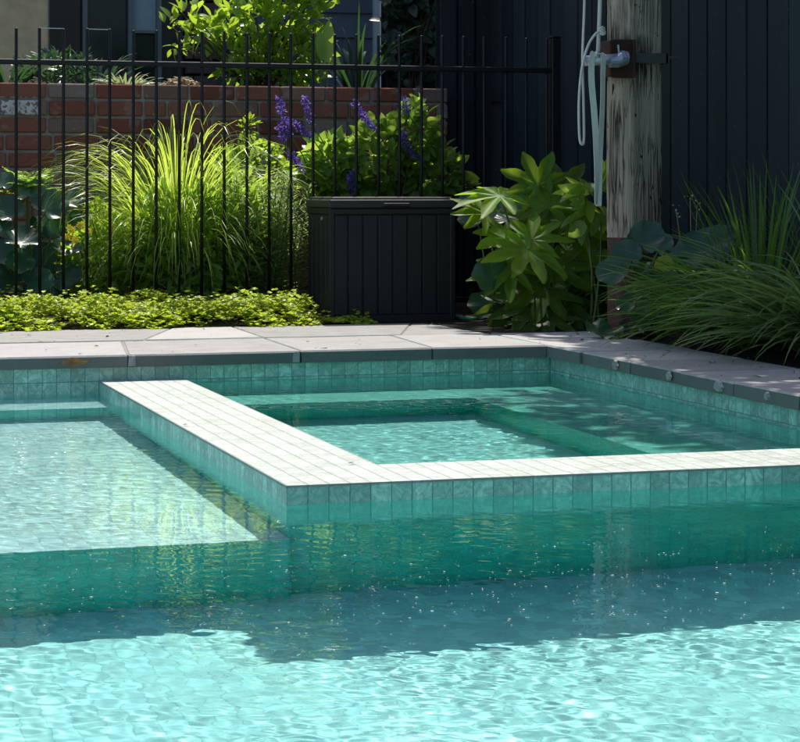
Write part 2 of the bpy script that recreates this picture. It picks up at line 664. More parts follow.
ledge('pool_shelf', [((PU0, -2.83, BED), (-1.7006, -.355, SHELF))], M['shelf_tile'])
ledge('pool_step', [((PU0, -.35, BED), (-1.7006, -.003, STEP))], M['shelf_tile'])
b = MB()
b.box((PU0 - .2, 0, ZW), (.2, .2, .05))
b.box((0, PV0, ZW), (.2, 0, .05))
b.box((PU0 - .2, PV0, ZW), (PU0, 0, .05))
b.box((PU0 - .2, PV0 - .2, ZW), (.2, PV0, .05))
pool.append(b.build('pool_wall', M['wall_tile'], kind='structure'))
b = MB()
b.box((PU0 - .2, 0, BED), (.2, .2, ZW - .0005))
b.box((0, PV0, BED), (.2, 0, ZW - .0005))
b.box((PU0 - .2, PV0, BED), (PU0, 0, ZW - .0005))
b.box((PU0 - .2, PV0 - .2, BED), (.2, PV0, ZW - .0005))
pool.append(b.build('pool_wall_underwater', M['water_tint_tile'], kind='structure'))  # same water tint put into the wall colour
b = MB()
b.box((-1.40, -2.50, BED), (0, 0, SPB))
pool.append(b.build('spa_floor', mat_tile('spa_floor_mosaic', (.46, .82, .79), (.32, .70, .66), (.38, .68, .63), vein=.5, groutmix=.3), kind='structure'))
M['bench_tile'] = mat_tile('teal_bench_mosaic', (.26, .72, .61), (.15, .55, .45), (.2, .56, .47), vein=.5, groutmix=.4)  # teal of the water over the bench put into its colour
ledge('spa_bench', [((-1.397, -.50, SPB), (-.003, -.003, SPS)), ((-.48, -2.497, SPB), (-.003, -.503, SPS))], M['bench_tile'])

spa = thing('spa_wall', 'low tiled spa wall with a white sunlit top, dividing the raised spa from the pool', 'pool wall', (-1.70, -2.80, 0))
b = MB()
b.box((-1.70, -2.80, ZW), (-1.40, 0, -.004))
b.box((-1.40, -2.80, ZW), (0, -2.50, -.004))
pool.append(b.build('tiled_side', M['wall_tile'], spa))
b = MB()
b.box((-1.70, -2.80, BED), (-1.40, 0, ZW - .0005))
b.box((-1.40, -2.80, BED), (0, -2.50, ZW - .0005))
pool.append(b.build('underwater_side', M['water_tint_tile'], spa, label='mosaic of the wall below the waterline, green of the water put into its colour'))  # absorption by the water, put into the tile colour
b = MB()
b.prism([(-1.702, -2.802), (0, -2.802), (0, -2.498), (-1.398, -2.498), (-1.398, 0), (-1.702, 0)], -.004, .003)
pool.append(b.build('wall_top', M['top_tile'], spa, label='white sunlit top of the spa wall'))
for o in pool:
    o.cycles.is_caustics_receiver = True


def ripple_sheet(name, u0, u1, v0, v1, res, z, slope, seed, mask=None, lmin=.024, lmax=.085, ncomp=80):
    nu, nv = int((u1 - u0) / res) + 1, int((v1 - v0) / res) + 1
    UU, VV = np.meshgrid(np.linspace(u0, u1, nu), np.linspace(v0, v1, nv))
    r = np.random.RandomState(seed)
    H = np.zeros_like(UU)
    # patchy ripple strength, slow wobble of the phase so that no direction repeats
    wob = .05 * (np.sin(2.1 * UU + 1.3 * VV) + np.sin(-1.2 * UU + 2.9 * VV + 1))
    for i in range(ncomp):
        lam = math.exp(r.uniform(math.log(lmin), math.log(lmax)))
        k = 2 * PI / lam
        th = r.normal(.75, .75) + (PI if r.rand() < .5 else 0)
        amp = slope / math.sqrt(ncomp / 2) / k
        H += amp * np.sin(k * (UU * math.cos(th) + VV * math.sin(th) + wob * r.uniform(-1, 1)) + r.uniform(0, 6.28))
    H *= 1 + .38 * np.sin(2.3 * UU + 3.1 * VV + 6 * wob) + .30 * np.sin(-5.2 * UU + 2.2 * VV + 1.3) + .2 * np.sin(9.5 * UU + 7.1 * VV)
    co = np.stack([UU, VV, H + z], -1).reshape(-1, 3)
    idx = np.arange(nu * nv).reshape(nv, nu)
    q = np.stack([idx[:-1, :-1], idx[:-1, 1:], idx[1:, 1:], idx[1:, :-1]], -1).reshape(-1, 4)
    if mask:
        c = co[q].mean(1)
        q = q[mask(c[:, 0], c[:, 1])]
    o = MB().add(co, q).build(name, M['water'], smooth=True, kind='structure')
    o.cycles.is_caustics_caster = True
    return o


ripple_sheet('pool_water', PU0, .01, -6.2, .01, .0055, ZW, .0105, 3, lambda u, v: ~((u > -1.68) & (v > -2.78)))
ripple_sheet('spa_water', -1.41, .01, -2.51, .01, .006, ZS, .011, 9)
near = MB().add([(PU0, PV0, ZW), (.01, PV0, ZW), (.01, -6.2, ZW), (PU0, -6.2, ZW)], [[0, 1, 2, 3]]).build('pool_water', M['water'], smooth=True, kind='structure')
near.cycles.is_caustics_caster = True

# ------------------------------------------------------------------ setting: stone coping and paving
CT = .095
stone, joint = MB(), MB()


def slab(poly, z0=.05, z1=CT, bev=.006):
    p = [(q[0], q[1]) for q in poly]
    stone.prism(p, z0, z1 + random.uniform(-.0015, .0015), random.random(), bev)


def gp(x, y):
    q = on_z(x, y, CT)
    return (q.x, q.y)


gap = .0035
front = [-6.5, -5.1, -3.9, -2.95, on_z(-60, 356, CT).x, on_z(125, 353, CT).x, on_z(299, 350, CT).x, on_z(430, 347, CT).x, -.02]
skew = [0, .1, -.05, .06, .05, .09, .02, .04, 0]
for i in range(len(front) - 1):
    a, c = front[i] + gap, front[i + 1] - gap
    sa, sb = skew[i], skew[i + 1]
    e = random.uniform(-.004, .004)
    m1, m2 = random.uniform(.64, .67), random.uniform(.64, .67)
    if i == len(front) - 2:
        c2 = c
        slab([(a, -.022 + e), (c, -.022 + e), (c2, .66), (a + sa, m1)])
    else:
        slab([(a, -.022 + e), (c, -.022 + e), (c + sb, m2), (a + (c - a) * .5, (m1 + m2) / 2 + random.uniform(-.01, .01)), (a + sa, m1)])
# irregular second row, back to the planting
row2 = [-6.5, -5.3, -4.2, -3.2, -2.62, -2.02, -1.42, -.95, -.38, -.02]
lean = [0, .1, -.1, .15, .22, -.12, .24, .02, .25, -.05]
for i in range(len(row2) - 1):
    a, c = row2[i] + gap, row2[i + 1] - gap
    y0, y1 = .672 + random.uniform(0, .008), .672 + random.uniform(0, .008)
    slab([(a, y0), (c, y1), (c + lean[i + 1], 1.36), (a + lean[i], 1.36)])
# right hand coping, running towards the camera
vv = [.66, .14, -.36, -.80, -1.22, -1.62, -2.05, -2.5, -2.95, -3.5, -4.1, -4.8, -5.6, -6.3, -7.0]
for i in range(len(vv) - 1):
    e = random.uniform(-.006, .006)
    slab([(-.016 + e, vv[i + 1] + gap), (.42 + random.uniform(-.02, .02), vv[i + 1] + gap), (.42 + random.uniform(-.02, .02), vv[i] - gap), (-.016 + e, vv[i] - gap)])
slab([(PU0 - .8, PV0 - 2.5), (.6, PV0 - 2.5), (.6, PV0 + .02), (PU0 - .8, PV0 + .02)])
slab([(PU0 - .8, PV0 + .03), (PU0 + .02, PV0 + .03), (PU0 + .02, -.03), (PU0 - .8, -.03)])
joint.box((-6.6, .004, .0505), (.415, 1.37, CT - .004))
joint.box((.004, PV0, .0505), (.40, .0, CT - .004))
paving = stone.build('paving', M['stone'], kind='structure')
joint.build('paving_joint', M['joint'], kind='structure')
# pale dabs of mortar squeezed out of the joints, and one rust coloured patch on the coping edge
dab = MB()
for (x, y, r) in ((622, 365, .020), (677, 376, .016), (734, 386, .030), (749, 397, .014)):
    p = on_z(x, y, .072)
    n = 14
    pts = [(-.0175, p.y + r * 1.1 * math.cos(k * 2 * PI / n) * (1 + .2 * math.sin(3 * k)), .0725 + min(r, .019) * math.sin(k * 2 * PI / n)) for k in range(n)]
    pts2 = [(-.024, p.y + (q[1] - p.y) * .8, .0725 + (q[2] - .0725) * .8) for q in pts]
    dab.add(pts + pts2, [[k, n + k, n + (k + 1) % n, (k + 1) % n] for k in range(n)] + [[n + k for k in range(n)]])
for x in (125.5, 299):
    p = on_z(x, 358, .072)
    dab.box((p.x - .012, -.0235, .053), (p.x + .012, -.010, CT - .004), jit=.003)
p0 = on_z(300, 343, CT)
dab.box((p0.x - .012, p0.y - .30, CT - .01), (p0.x + .03, p0.y - .26, CT + .0005), jit=.006)
dab.build('mortar_dabs', M['pale_joint'], kind='structure')
p = on_v(74, 361, -.02)
rs = MB()
n = 16
pts = [(p.x + (.050 + .014 * math.sin(2.3 * k)) * math.cos(k * 2 * PI / n), -.0275, .073 + (.014 + .004 * math.sin(1.7 * k)) * math.sin(k * 2 * PI / n)) for k in range(n)]
rs.add(pts + [(q[0], -.015, q[2]) for q in pts], [[n - 1 - k for k in range(n)]] + [[k, (k + 1) % n, n + (k + 1) % n, n + k] for k in range(n)])
rs.build('rust_patch', M['rust_stain'], kind='structure')

# soil beds
soil = MB()
soil.box((-7, 1.37, GZ + .004), (.95, 3.3, .088))
soil.box((.425, PV0, GZ + .004), (.95, .665, .082))
soil.box((-.03, .668, GZ + .004), (.95, 1.368, .0935))
soil.build('garden_soil', M['soil'], kind='structure')
soil = MB()
soil.box((-7, 3.26, GZ + .004), (.60, 5.0, 1.17))
soil.build('raised_bed_soil', M['soil'], kind='structure')

# ------------------------------------------------------------------ brick retaining wall
WV, WT = 3.12, 1.205
wall = thing('brick_wall', 'low old red brick retaining wall with flaking white paint, behind the picket fence', 'wall', (-3, WV, GZ))
br = MB()
course, blen = .0865, .238
nrow = 14
for r in range(nrow):
    z1 = WT - r * course
    z0 = z1 - .074
    off = (r % 2) * blen / 2 + random.uniform(-.03, .03)
    u = -6.8 + off
    while u < .60:
        L = blen if random.random() < .78 else blen / 2
        a, c = u, min(u + L - .012, .605)
        if c - a > .04:
            dv = random.uniform(-.006, .006)
            br.bbox((a, WV - .012 + dv, z0), (c, WV + .11, z1 - .001), .006, min(1, max(0, random.gauss(.45, .28))))
        u += L
br.build('brickwork', M['brick'], wall)
mo = MB().box((-6.85, WV + .002, GZ + .02), (.597, WV + .135, WT - .006))
mo.build('mortar_bed', M['mortar'], wall)

# ------------------------------------------------------------------ board fences
def board_fence(name, label, mat, p0, p1, h, bw, seed, gapw=.014, batten=False):
    r = random.Random(seed)
    p0, p1 = Vector(p0), Vector(p1)
    d = (p1 - p0)
    L = d.length
    d.normalize()
    nrm = Vector((-d.y, d.x, 0))
    t = thing(name, label, 'fence', (p0.x, p0.y, GZ))
    m = MB()
    n = int(L / bw)
    for i in range(n):
        a, c = i * bw + gapw / 2, (i + 1) * bw - gapw / 2
        off = r.uniform(-.002, .003)
        tl = r.uniform(-.002, .002)
        base = [(a, off), (c, off + tl), (c, off + .018), (a, off + .018)]
        hh = h + r.uniform(-.004, .004)
        vs = []
        for z in (GZ - .02, hh):
            for (s, q) in base:
                p = p0 + d * s + nrm * q
                vs.append((p.x, p.y, z))
        m.add(vs, [[0, 3, 2, 1], [4, 5, 6, 7], [0, 1, 5, 4], [1, 2, 6, 5], [2, 3, 7, 6], [3, 0, 4, 7]], r.random())
    m.build('board_panel', mat, t)
    for z in (.35, 1.15, 1.95):
        rl = MB()
        vs = []
        for zz in (z, z + .075):
            for (s, q) in ((0, .020), (L, .020), (L, .06), (0, .06)):
                p = p0 + d * s + nrm * q
                vs.append((p.x, p.y, zz))
        rl.add(vs, [[0, 3, 2, 1], [4, 5, 6, 7], [0, 1, 5, 4], [1, 2, 6, 5], [2, 3, 7, 6], [3, 0, 4, 7]])
        rl.build('rail', mat, t)
    bk = MB()
    vs = []
    for zz in (GZ, h - .02):
        for (s, q) in ((0, .062), (L, .062), (L, .075), (0, .075)):
            p = p0 + d * s + nrm * q
            vs.append((p.x, p.y, zz))
    bk.add(vs, [[0, 3, 2, 1], [4, 5, 6, 7], [0, 1, 5, 4], [1, 2, 6, 5], [2, 3, 7, 6], [3, 0, 4, 7]])
    bk.build('backing', M['black_board'], t)
    return t


# boards face the pool: direction chosen so that the normal points away from it
rf = board_fence('board_fence', 'tall slate blue vertical board fence along the right side of the pool', M['board'], (.95, 3.25, 0), (.95, -7.5, 0), 2.25, .185, 4)
bf = board_fence('board_fence', 'narrow black board fence filling the dark corner beside the brick wall', M['black_board'], (.62, 3.30, 0), (1.02, 3.30, 0), 2.25, .10, 5)


def on_u(x, y, u):
    """photo pixel -> world point on the plane u = const"""
    t = (x - 400) / F
    du = u - CAM[0]
    dv = du * (CY - SY * t) / (t * CY + SY)
    Z = SY * du + CY * dv
    return Vector((u, CAM[1] + dv, CAM[2] - (y - HOR) * Z / F))


p = on_u(607, 127, .948)
bm = MB()
bm.box((.930, p.y - .045, p.z - .016), (.947, p.y + .045, p.z + .016))
bm.box((.905, p.y - .045, p.z - .016), (.931, p.y - .038, p.z + .016))
rbk = bm.build('bracket', M['rust'], rf, label='small rusty bracket on the dark fence')

# ------------------------------------------------------------------ house behind the raised bed
HV = 5.0


def hx(x):
    return on_v(x, 0, HV).x


M['house_wall'] = mat_paint('blue_grey_weatherboard', (.06, .08, .11), (.09, .115, .15), .6)
M['render'] = mat_plain('tan_render', (.62, .48, .27), .9, .25, 12, .5)
M['dark_glass'] = mat_plain('dark_window_glass', (.006, .009, .014), .08, .3, 6, .02, spec=.16)
M['green_glass'] = mat_plain('greenish_window_glass', (.018, .028, .030), .12, .35, 5, .02, spec=.16)
M['blind'] = mat_plain('pale_blue_blind', (.24, .33, .38), .8, .08, 60, .1)
M['frame_paint'] = mat_plain('grey_frame_paint', (.10, .125, .14), .5, .1, 30, .1)
M['dark_door'] = mat_plain('black_door_paint', (.008, .009, .011), .5, .3, 20, .1)
M['roof'] = mat_plain('grey_roof_sheet', (.16, .17, .18), .6, .15, 20, .1)
M['dark_brick'] = mat_plain('dark_purple_brick', (.075, .050, .058), .9, .35, 26, .5)

house = thing('house', 'blue grey weatherboard house wall with dark windows and a tan pier behind the garden', 'house', (-3, HV, GZ))
hb = MB()
x0, x1 = -7.0, hx(384)
z = 1.0
k = 0
while z < 3.2:                                     # lapped boards
    hb.add([(x0, HV + .030, z), (x1, HV + .030, z), (x1, HV + .048, z + .15), (x0, HV + .048, z + .15),
            (x0, HV + .30, z), (x1, HV + .30, z), (x1, HV + .30, z + .15), (x0, HV + .30, z + .15)],
           [[0, 1, 2, 3], [4, 7, 6, 5], [0, 4, 5, 1], [3, 2, 6, 7], [0, 3, 7, 4], [1, 5, 6, 2]], random.random())
    z += .15
hb.box((x0, HV + .32, GZ), (x1, 9.0, 3.2))
hb.build('weatherboards', M['house_wall'], house)
MB().bbox((hx(-75), HV - .16, GZ), (hx(45), HV + .028, 3.22), .01).build('pier', M['render'], house, label='tan rendered pier at the left end of the house wall')
fr = MB()
for x in (46.5, 84, 129.5, 158):
    fr.box((hx(x) - .014, HV - .045, 1.12), (hx(x) + .014, HV + .025, 2.6))
for zz in (1.12, 2.56):
    fr.box((hx(46) - .02, HV - .04, zz), (hx(158) + .02, HV + .02, zz + .045))
fr.box((hx(130), HV - .04, on_v(140, 31, HV).z - .015), (hx(157), HV + .02, on_v(140, 31, HV).z + .003))
win = fr.build('window', M['frame_paint'], house)
MB().box((hx(46), HV + .004, 1.16), (hx(84), HV + .014, 2.56)).build('pane', M['dark_glass'], win, label='near black window pane')
MB().box((hx(84), HV + .004, 1.16), (hx(130), HV + .014, 2.56)).build('pane', M['green_glass'], win, label='dark greenish window pane')
MB().box((hx(130), HV + .004, 1.16), (hx(158), HV + .014, on_v(140, 31, HV).z)).build('pane', M['green_glass'], win)
MB().box((hx(130), HV - .004, on_v(140, 31, HV).z), (hx(158), HV + .006, 2.56)).build('blind', M['blind'], win, label='pale blue blind pulled half way down')
MB().bbox((hx(159.5), HV - .02, GZ), (hx(184), HV + .028, 2.62), .01).build('door', M['dark_door'], house)
dbk = MB()
zz = GZ
r_ = 0
while zz < 3.1:
    for (a, c) in (((184.5, 199), (200, 214)) if r_ % 2 else ((184.5, 190), (191, 214)),)[0]:
        dbk.bbox((hx(a), HV - .10 + random.uniform(-.004, .004), zz), (hx(c), HV + .028, zz + .074), .005, random.random())
    zz += .0865
    r_ += 1
dbk.build('brick_pier', M['dark_brick'], house)
dp = MB()
ux = hx(374.5)
dp.tube([(ux, HV - .05, 1.1), (ux, HV - .05, 3.1)], .026, 14)
for zc in (1.45, 2.3):
    dp.tube([(ux, HV - .05, zc), (ux, HV - .05, zc + .03)], .031, 14)
dp.build('downpipe', mat_plain('pale_grey_pipe', (.30, .36, .40), .5, .1, 30, .05), house, smooth=False)
MB().box((-7.2, HV + .05, 3.205), (x1 + .1, 9.2, 3.32)).build('roof', M['roof'], house)
# dark lattice fence between house and boundary
lt = thing('lattice_fence', 'black lattice fence overgrown by ivy between the house and the board fence', 'fence', (hx(384) + .3, 4.2, GZ))
lb = MB()
lu0, lu1, lv = on_v(386, 0, 4.2).x, .95, 4.2
for i in range(16):
    a = lu0 + .075 * i
    if a < lu1 - .04:
        lb.box((a, lv, 1.1), (a + .038, lv + .012, 2.3), random.random())
for i in range(16):
    zz = 1.15 + .075 * i
    lb.box((lu0, lv + .013, zz), (lu1, lv + .024, zz + .038), random.random())
lb.build('lattice', M['black_board'], lt)
MB().box((lu0, lv + .08, GZ), (lu1, lv + .10, 2.25)).build('backing', M['dark_door'], lt)
for uu in (lu0, lu1 - .08):
    MB().box((uu, lv - .035, GZ), (uu + .08, lv - .002, 2.32)).build('post', M['black_board'], lt)

# ------------------------------------------------------------------ picket fence
FV = 2.1
pk = thing('picket_fence', 'black steel picket pool fence in front of the flowering garden bed', 'fence', (-3, FV, GZ))
u0 = on_v(16.1, 0, FV).x
du = (on_v(335, 0, FV).x - u0) / 14.0
top_z = on_v(16, 27, FV).z
bot_z = on_v(150, 303, FV).z
rail_z = on_v(10, 61.5, FV).z
post_u = on_v(555, 0, FV).x
us = [u0 + du * k for k in range(-30, 40)]
us = [u for u in us if u < post_u - .03]
inview = [u for u in us if u > on_v(-30, 0, FV).x]
for u in us:
    m = MB()
    seg = 10
    tz = top_z + random.uniform(-.004, .004)
    dx = random.uniform(-.003, .003)
    m.tube([(u, FV, bot_z - .005), (u + dx * .5, FV, (bot_z + tz) / 2), (u + dx, FV, tz - .004), (u + dx, FV, tz)], [.0072, .0072, .0072, .005], seg)
    if u in inview:
        m.build('picket', M['black_steel'], pk, smooth=True)
    else:
        m.build('picket', M['black_steel'], pk, smooth=True)
m = MB().bbox((us[0] - .1, FV - .0135, rail_z - .012), (post_u - .02, FV + .0135, rail_z + .012), .003)
m.build('top_rail', M['black_steel'], pk)
m = MB().bbox((us[0] - .1, FV - .0135, bot_z - .02), (post_u - .02, FV + .0135, bot_z + .006), .003)
m.build('bottom_rail', M['black_steel'], pk)
pt = on_v(555, 38, FV)
m = MB().bbox((post_u - .022, FV - .022, GZ), (post_u + .022, FV + .022, pt.z), .004)
m.bbox((post_u - .025, FV - .025, pt.z), (post_u + .025, FV + .025, pt.z + .008), .003)
m.build('post', M['black_steel'], pk)
for (a, c) in ((1, 2), (3, 4)):
    ua, uc = u0 + du * a, u0 + du * c
    MB().tube([(ua, FV, top_z - .002), (uc, FV, top_z - .002)], .0022, 6).build('wire', M['galv'], pk)

# ------------------------------------------------------------------ storage box
fb = on_v(331, 0, 1.56).x
fc = on_v(456, 0, 1.56).x
bxw = fc - fb
bx = thing('storage_box', 'black resin storage box with a lid, standing in front of the picket fence', 'storage box', ((fb + fc) / 2, 1.78, CT - .005))
zt = on_v(331, 198, 1.56).z
zb = .086
b = MB()
bv0, bv1 = 1.575, 1.985
npan = 8
pw = (bxw - .03) / npan
# front face of vertical boards with grooves, set in a plain carcass
b.bbox((fb + .012, bv0 + .012, zb), (fc - .012, bv1, zt - .045), .006, .4)
for i in range(npan):
    a = fb + .015 + i * pw
    b.bbox((a + .0025, bv0 + .002, zb + .035), (a + pw - .0025, bv0 + .020, zt - .075), .003, random.random())
ns = 5
sw = (bv1 - bv0 - .02) / ns
for i in range(ns):
    a = bv0 + .014 + i * sw
    b.bbox((fb + .002, a + .0025, zb + .035), (fb + .020, a + sw - .0025, zt - .075), .003, random.random())
    b.bbox((fc - .020, a + .0025, zb + .035), (fc - .002, a + sw - .0025, zt - .075), .003, random.random())
for (a, c) in ((zb, zb + .034), (zt - .074, zt - .046)):
    b.bbox((fb - .001, bv0 - .001, a), (fc + .001, bv1, c), .004, .5)
for (ua, ub) in ((fb - .003, fb + .022), (fc - .022, fc + .003)):
    b.bbox((ua, bv0 - .003, zb), (ub, bv0 + .022, zt - .046), .004, .5)
b.build('body', M['box_resin'], bx)
l = MB()
l.bbox((fb - .005, bv0 - .006, zt - .045), (fc + .005, bv1 + .006, zt - .006), .005, .5)
l.bbox((fb + .01, bv0 + .008, zt - .008), (fc - .01, bv1 - .01, zt + .004), .004, .6)
lid = l.build('lid', M['box_lid'], bx)
um = fb + bxw * .52
h = MB()
h.bbox((um - .06, bv0 - .022, zt - .040), (um + .06, bv0 - .012, zt - .022), .003)
h.build('handle', M['box_resin'], lid)
k = on_v(317, 213, 1.7)
MB().tube([(fb - .004, 1.72, zt - .092), (fb + .008, 1.72, zt - .092)], .008, 12).build('rivet', M['galv'], bx)

# ------------------------------------------------------------------ old timber post with bracket


def mat_timber():
    t = NT('weathered_timber')
    pos = t.coord()
    g1 = t.mapping(pos, (24, 24, 1.1))
    w = t.noise(1.0, 6, .65, g1, .7)
    g2 = t.mapping(pos, (60, 60, 3.0))
    w2 = t.noise(1.0, 5, .65, g2, .5)
    crack = t.math('ABSOLUTE', t.math('SUBTRACT', t.noise(1.0, 3, .5, t.mapping(pos, (30, 30, 1.9), loc=(3, 1, 0)), 1.2), .5))
    crack = t.math('SUBTRACT', 1.0, t.math('MULTIPLY', crack, 16.0), clamp=True)
    gate = t.noise(5.0, 3, .5)
    crack = t.math('MULTIPLY', crack, t.math('MULTIPLY', t.math('SUBTRACT', gate, .42), 5.0, clamp=True), clamp=True)
    hole = t.math('GREATER_THAN', t.noise(1.0, 2, .5, t.mapping(pos, (45, 45, 18))), .70)
    c = t.ramp(t.math('ADD', t.math('MULTIPLY', w, .7), t.math('MULTIPLY', w2, .3)), [(.25, (.19, .155, .12)), (.5, (.38, .32, .245)), (.75, (.56, .49, .38))])
    moss = t.math('MULTIPLY', t.math('SUBTRACT', t.noise(3.5, 3), .45), 3.0, clamp=True)
    c = t.mix(t.math('MULTIPLY', moss, .25), c, (.17, .20, .17))
    c = t.mix(t.math('MAXIMUM', crack, hole), c, (.012, .010, .009))
    hgt = t.math('SUBTRACT', t.math('ADD', w, t.math('MULTIPLY', w2, .5)), t.math('MULTIPLY', t.math('MAXIMUM', crack, hole), 1.6))
    return t.done(t.principled(c, .9, t.bump(hgt, .8, .012), .2))


PV = .42
pl, pr = on_v(621, 0, PV).x, on_v(670.5, 0, PV).x
pc = (pl + pr) / 2
pw2 = (pr - pl) / 2
post = thing('timber_post', 'tall weathered grey timber post with a rusty bracket and a rust red foot', 'post', (pc, PV + pw2, GZ))
# squared trunk seen on one corner: the narrow left face catches more light
cs = [(-1.0, .38), (-.98, .05), (-.80, -.42), (-.50, -.60), (-.36, -.64), (.30, -.50), (.92, -.30), (1.0, -.18), (.96, .60), (.2, 1.0), (-.7, .85)]


def post_mesh(z0, z1, k, nz, jit, fine):
    m = MB()
    rr = random.Random(5)
    sub = fine
    ring = []
    n = len(cs)
    for i in range(n):
        a, c = cs[i], cs[(i + 1) % n]
        for j in range(sub):
            f = j / sub
            ring.append((a[0] + (c[0] - a[0]) * f, a[1] + (c[1] - a[1]) * f))
    N = len(ring)
    groove = [rr.uniform(-1, 1) for _ in range(N)]
    ph = [rr.uniform(0, 6.28) for _ in range(N)]
    vs, fs = [], []
    for i in range(nz + 1):
        z = z0 + (z1 - z0) * i / nz
        for j, (x, y) in enumerate(ring):
            s = k * (1 + jit * (groove[j] * .6 + .7 * math.sin(3.1 * z + ph[j]) + .4 * math.sin(9 * z + 2 * ph[j])))
            vs.append((pc + x * pw2 * s, PV + pw2 + y * pw2 * s, z))
    for i in range(nz):
        for j in range(N):
            j2 = (j + 1) % N
            fs.append([i * N + j, i * N + j2, (i + 1) * N + j2, (i + 1) * N + j])
    fs.append([nz * N + j for j in range(N)])
    m.add(vs, fs)
    return m


zsplit = on_v(637, 238, PV).z
post_mesh(zsplit, 2.9, 1.0, 60, .014, 6).build('timber', mat_timber(), post, smooth=True)
post_mesh(GZ - .02, zsplit - .001, .985, 10, .003, 4).build('foot', mat_plain('rust_red_paint', (.085, .036, .024), .85, .45, 30, .4), post, smooth=True, label='rust red painted foot of the timber post')
PF = PV + pw2 * .40                                 # front face of the post
a, c = on_v(610, 78, PF), on_v(631, 40, PF)
br_ = thing_loc = None
m = MB()
m.bbox((a.x, PF - .030, a.z), (c.x, PF - .016, c.z), .003)
m.bbox((a.x - .012, PF - .03, a.z + .004), (a.x + .002, PF + .09, c.z - .004), .003)
m.bbox((c.x - .008, PF - .050, a.z), (c.x + .002, PF - .029, c.z), .002)
plate = m.build('bracket_plate', M['rust'], post, label='rusty steel plate bolted round the post')
a, c = on_v(629, 63.5, PF), on_v(664, 54, PF)
m = MB()
m.bbox((a.x, PF - .040, a.z), (c.x + .002, PF - .024, c.z), .002)
m.bbox((c.x - .01, PF - .04, a.z), (c.x + .006, PF + .2, c.z), .002)
m.build('strap', M['strap_iron'], post)
bl = on_v(668, 58.5, PF)
MB().tube([(c.x, PF - .032, bl.z), (c.x + .045, PF - .032, bl.z)], .007, 10).build('bolt', M['strap_iron'], post)
a, c = on_v(584, 61, PF - .06), on_v(627, 58, PF - .06)
m = MB()
m.tube([(a.x, PF - .06, a.z), (a.x + (c.x - a.x) * .55, PF - .06, a.z + (c.z - a.z) * .5), (c.x, PF - .06, c.z)], .021, 16)
pipe = m.build('pipe', M['galv'], post, smooth=True, label='stub of galvanised pipe sticking out to the left')
m = MB()
xm = a.x + (c.x - a.x) * .60
m.tube([(xm, PF - .06, a.z), (xm + .03, PF - .06, a.z + .002), (xm + .06, PF - .06, c.z), (xm + .075, PF - .06, c.z)], [.024, .027, .030, .022], 16)
xm = c.x - .03
m.tube([(xm, PF - .06, c.z), (xm + .012, PF - .06, c.z)], .033, 6)
m.tube([(xm + .014, PF - .06, c.z), (xm + .030, PF - .06, c.z)], .028, 12)
m.tube([(xm - .015, PF - .085, c.z + .02), (xm - .02, PF - .09, c.z + .05)], .005, 8)
m.build('coupling', M['galv'], pipe)

# ropes and webbing hanging over the pipe
RV = PF - .085


def spline(pts, n=10):
    P = [Vector(p) for p in pts]
    P = [P[0] * 2 - P[1]] + P + [P[-1] * 2 - P[-2]]
    out = []
    for i in range(1, len(P) - 2):
        for j in range(n):
            t = j / n
            a, b, c, d = P[i - 1], P[i], P[i + 1], P[i + 2]
            out.append(.5 * ((2 * b) + (c - a) * t + (2 * a - 5 * b + 4 * c - d) * t * t + (3 * b - a - 3 * c + d) * t ** 3))
    out.append(P[-2])
    return out


def px_path(pts, v):
    return [tuple(on_v(x, y, v + dv)) for (x, y, dv) in pts]


rope = thing('hanging_rope', 'thin grey rope looped down over the pipe beside the timber post', 'rope', tuple(on_v(586, 143, RV)))
m = MB()
m.tube(spline(px_path([(587, -160, .02), (585, -60, .02), (584.5, 0, .02), (583, 40, .02), (582.5, 64, .0), (583.5, 100, .0), (584, 138, .0), (582, 144, -.005), (579.5, 136, -.01), (579, 100, -.01), (582, 68, -.02), (588, 46, -.02), (596, 33.5, -.02), (602, 32, -.01)], RV)), .0055, 8)
m.build('cord', M['rope'], rope, smooth=True)
m = MB()
kp = on_v(602, 32, RV - .01)
for i in range(4):
    pts = [(kp.x + .012 * math.cos(t * .8 + i), RV - .012 + .008 * math.sin(t * .8 + i * 1.3), kp.z + .010 * math.sin(t * .8) + .003 * i) for t in range(9)]
    m.tube(pts, .005, 7)
m.build('knot', M['rope'], rope, smooth=True)
c2 = thing('hanging_rope', 'thicker straight grey cord coming down from above onto the pipe', 'rope', tuple(on_v(599, 50, RV)))
m = MB()
m.tube(spline(px_path([(602, -160, .03), (600.5, -60, .03), (600, 0, .03), (599, 30, .03), (598, 52, .03)], RV)), .0085, 10)
m.build('cord', M['rope'], c2, smooth=True)
sb = thing('webbing_strap', 'pale mint webbing strap looped over the pipe, both ends hanging together', 'strap', tuple(on_v(597, 200, RV)))


def ribbon(pts, w, tw):
    m = MB()
    P = spline(pts, 8)
    n = len(P)
    vs = []
    for i, p in enumerate(P):
        d = (P[min(i + 1, n - 1)] - P[max(i - 1, 0)]).normalized()
        ang = tw(i / (n - 1))
        s = Vector((math.cos(ang), math.sin(ang), 0))
        s = (s - d * s.dot(d)).normalized()
        nn = d.cross(s) * .0012
        vs += [tuple(p - s * w / 2 - nn), tuple(p + s * w / 2 - nn), tuple(p + s * w / 2 + nn), tuple(p - s * w / 2 + nn)]
    fs = []
    for i in range(n - 1):
        for k in range(4):
            k2 = (k + 1) % 4
            fs.append([4 * i + k, 4 * i + k2, 4 * i + 4 + k2, 4 * i + 4 + k])
    fs += [[0, 3, 2, 1], [4 * n - 4 + k for k in range(4)]]
    return m.add(vs, fs)


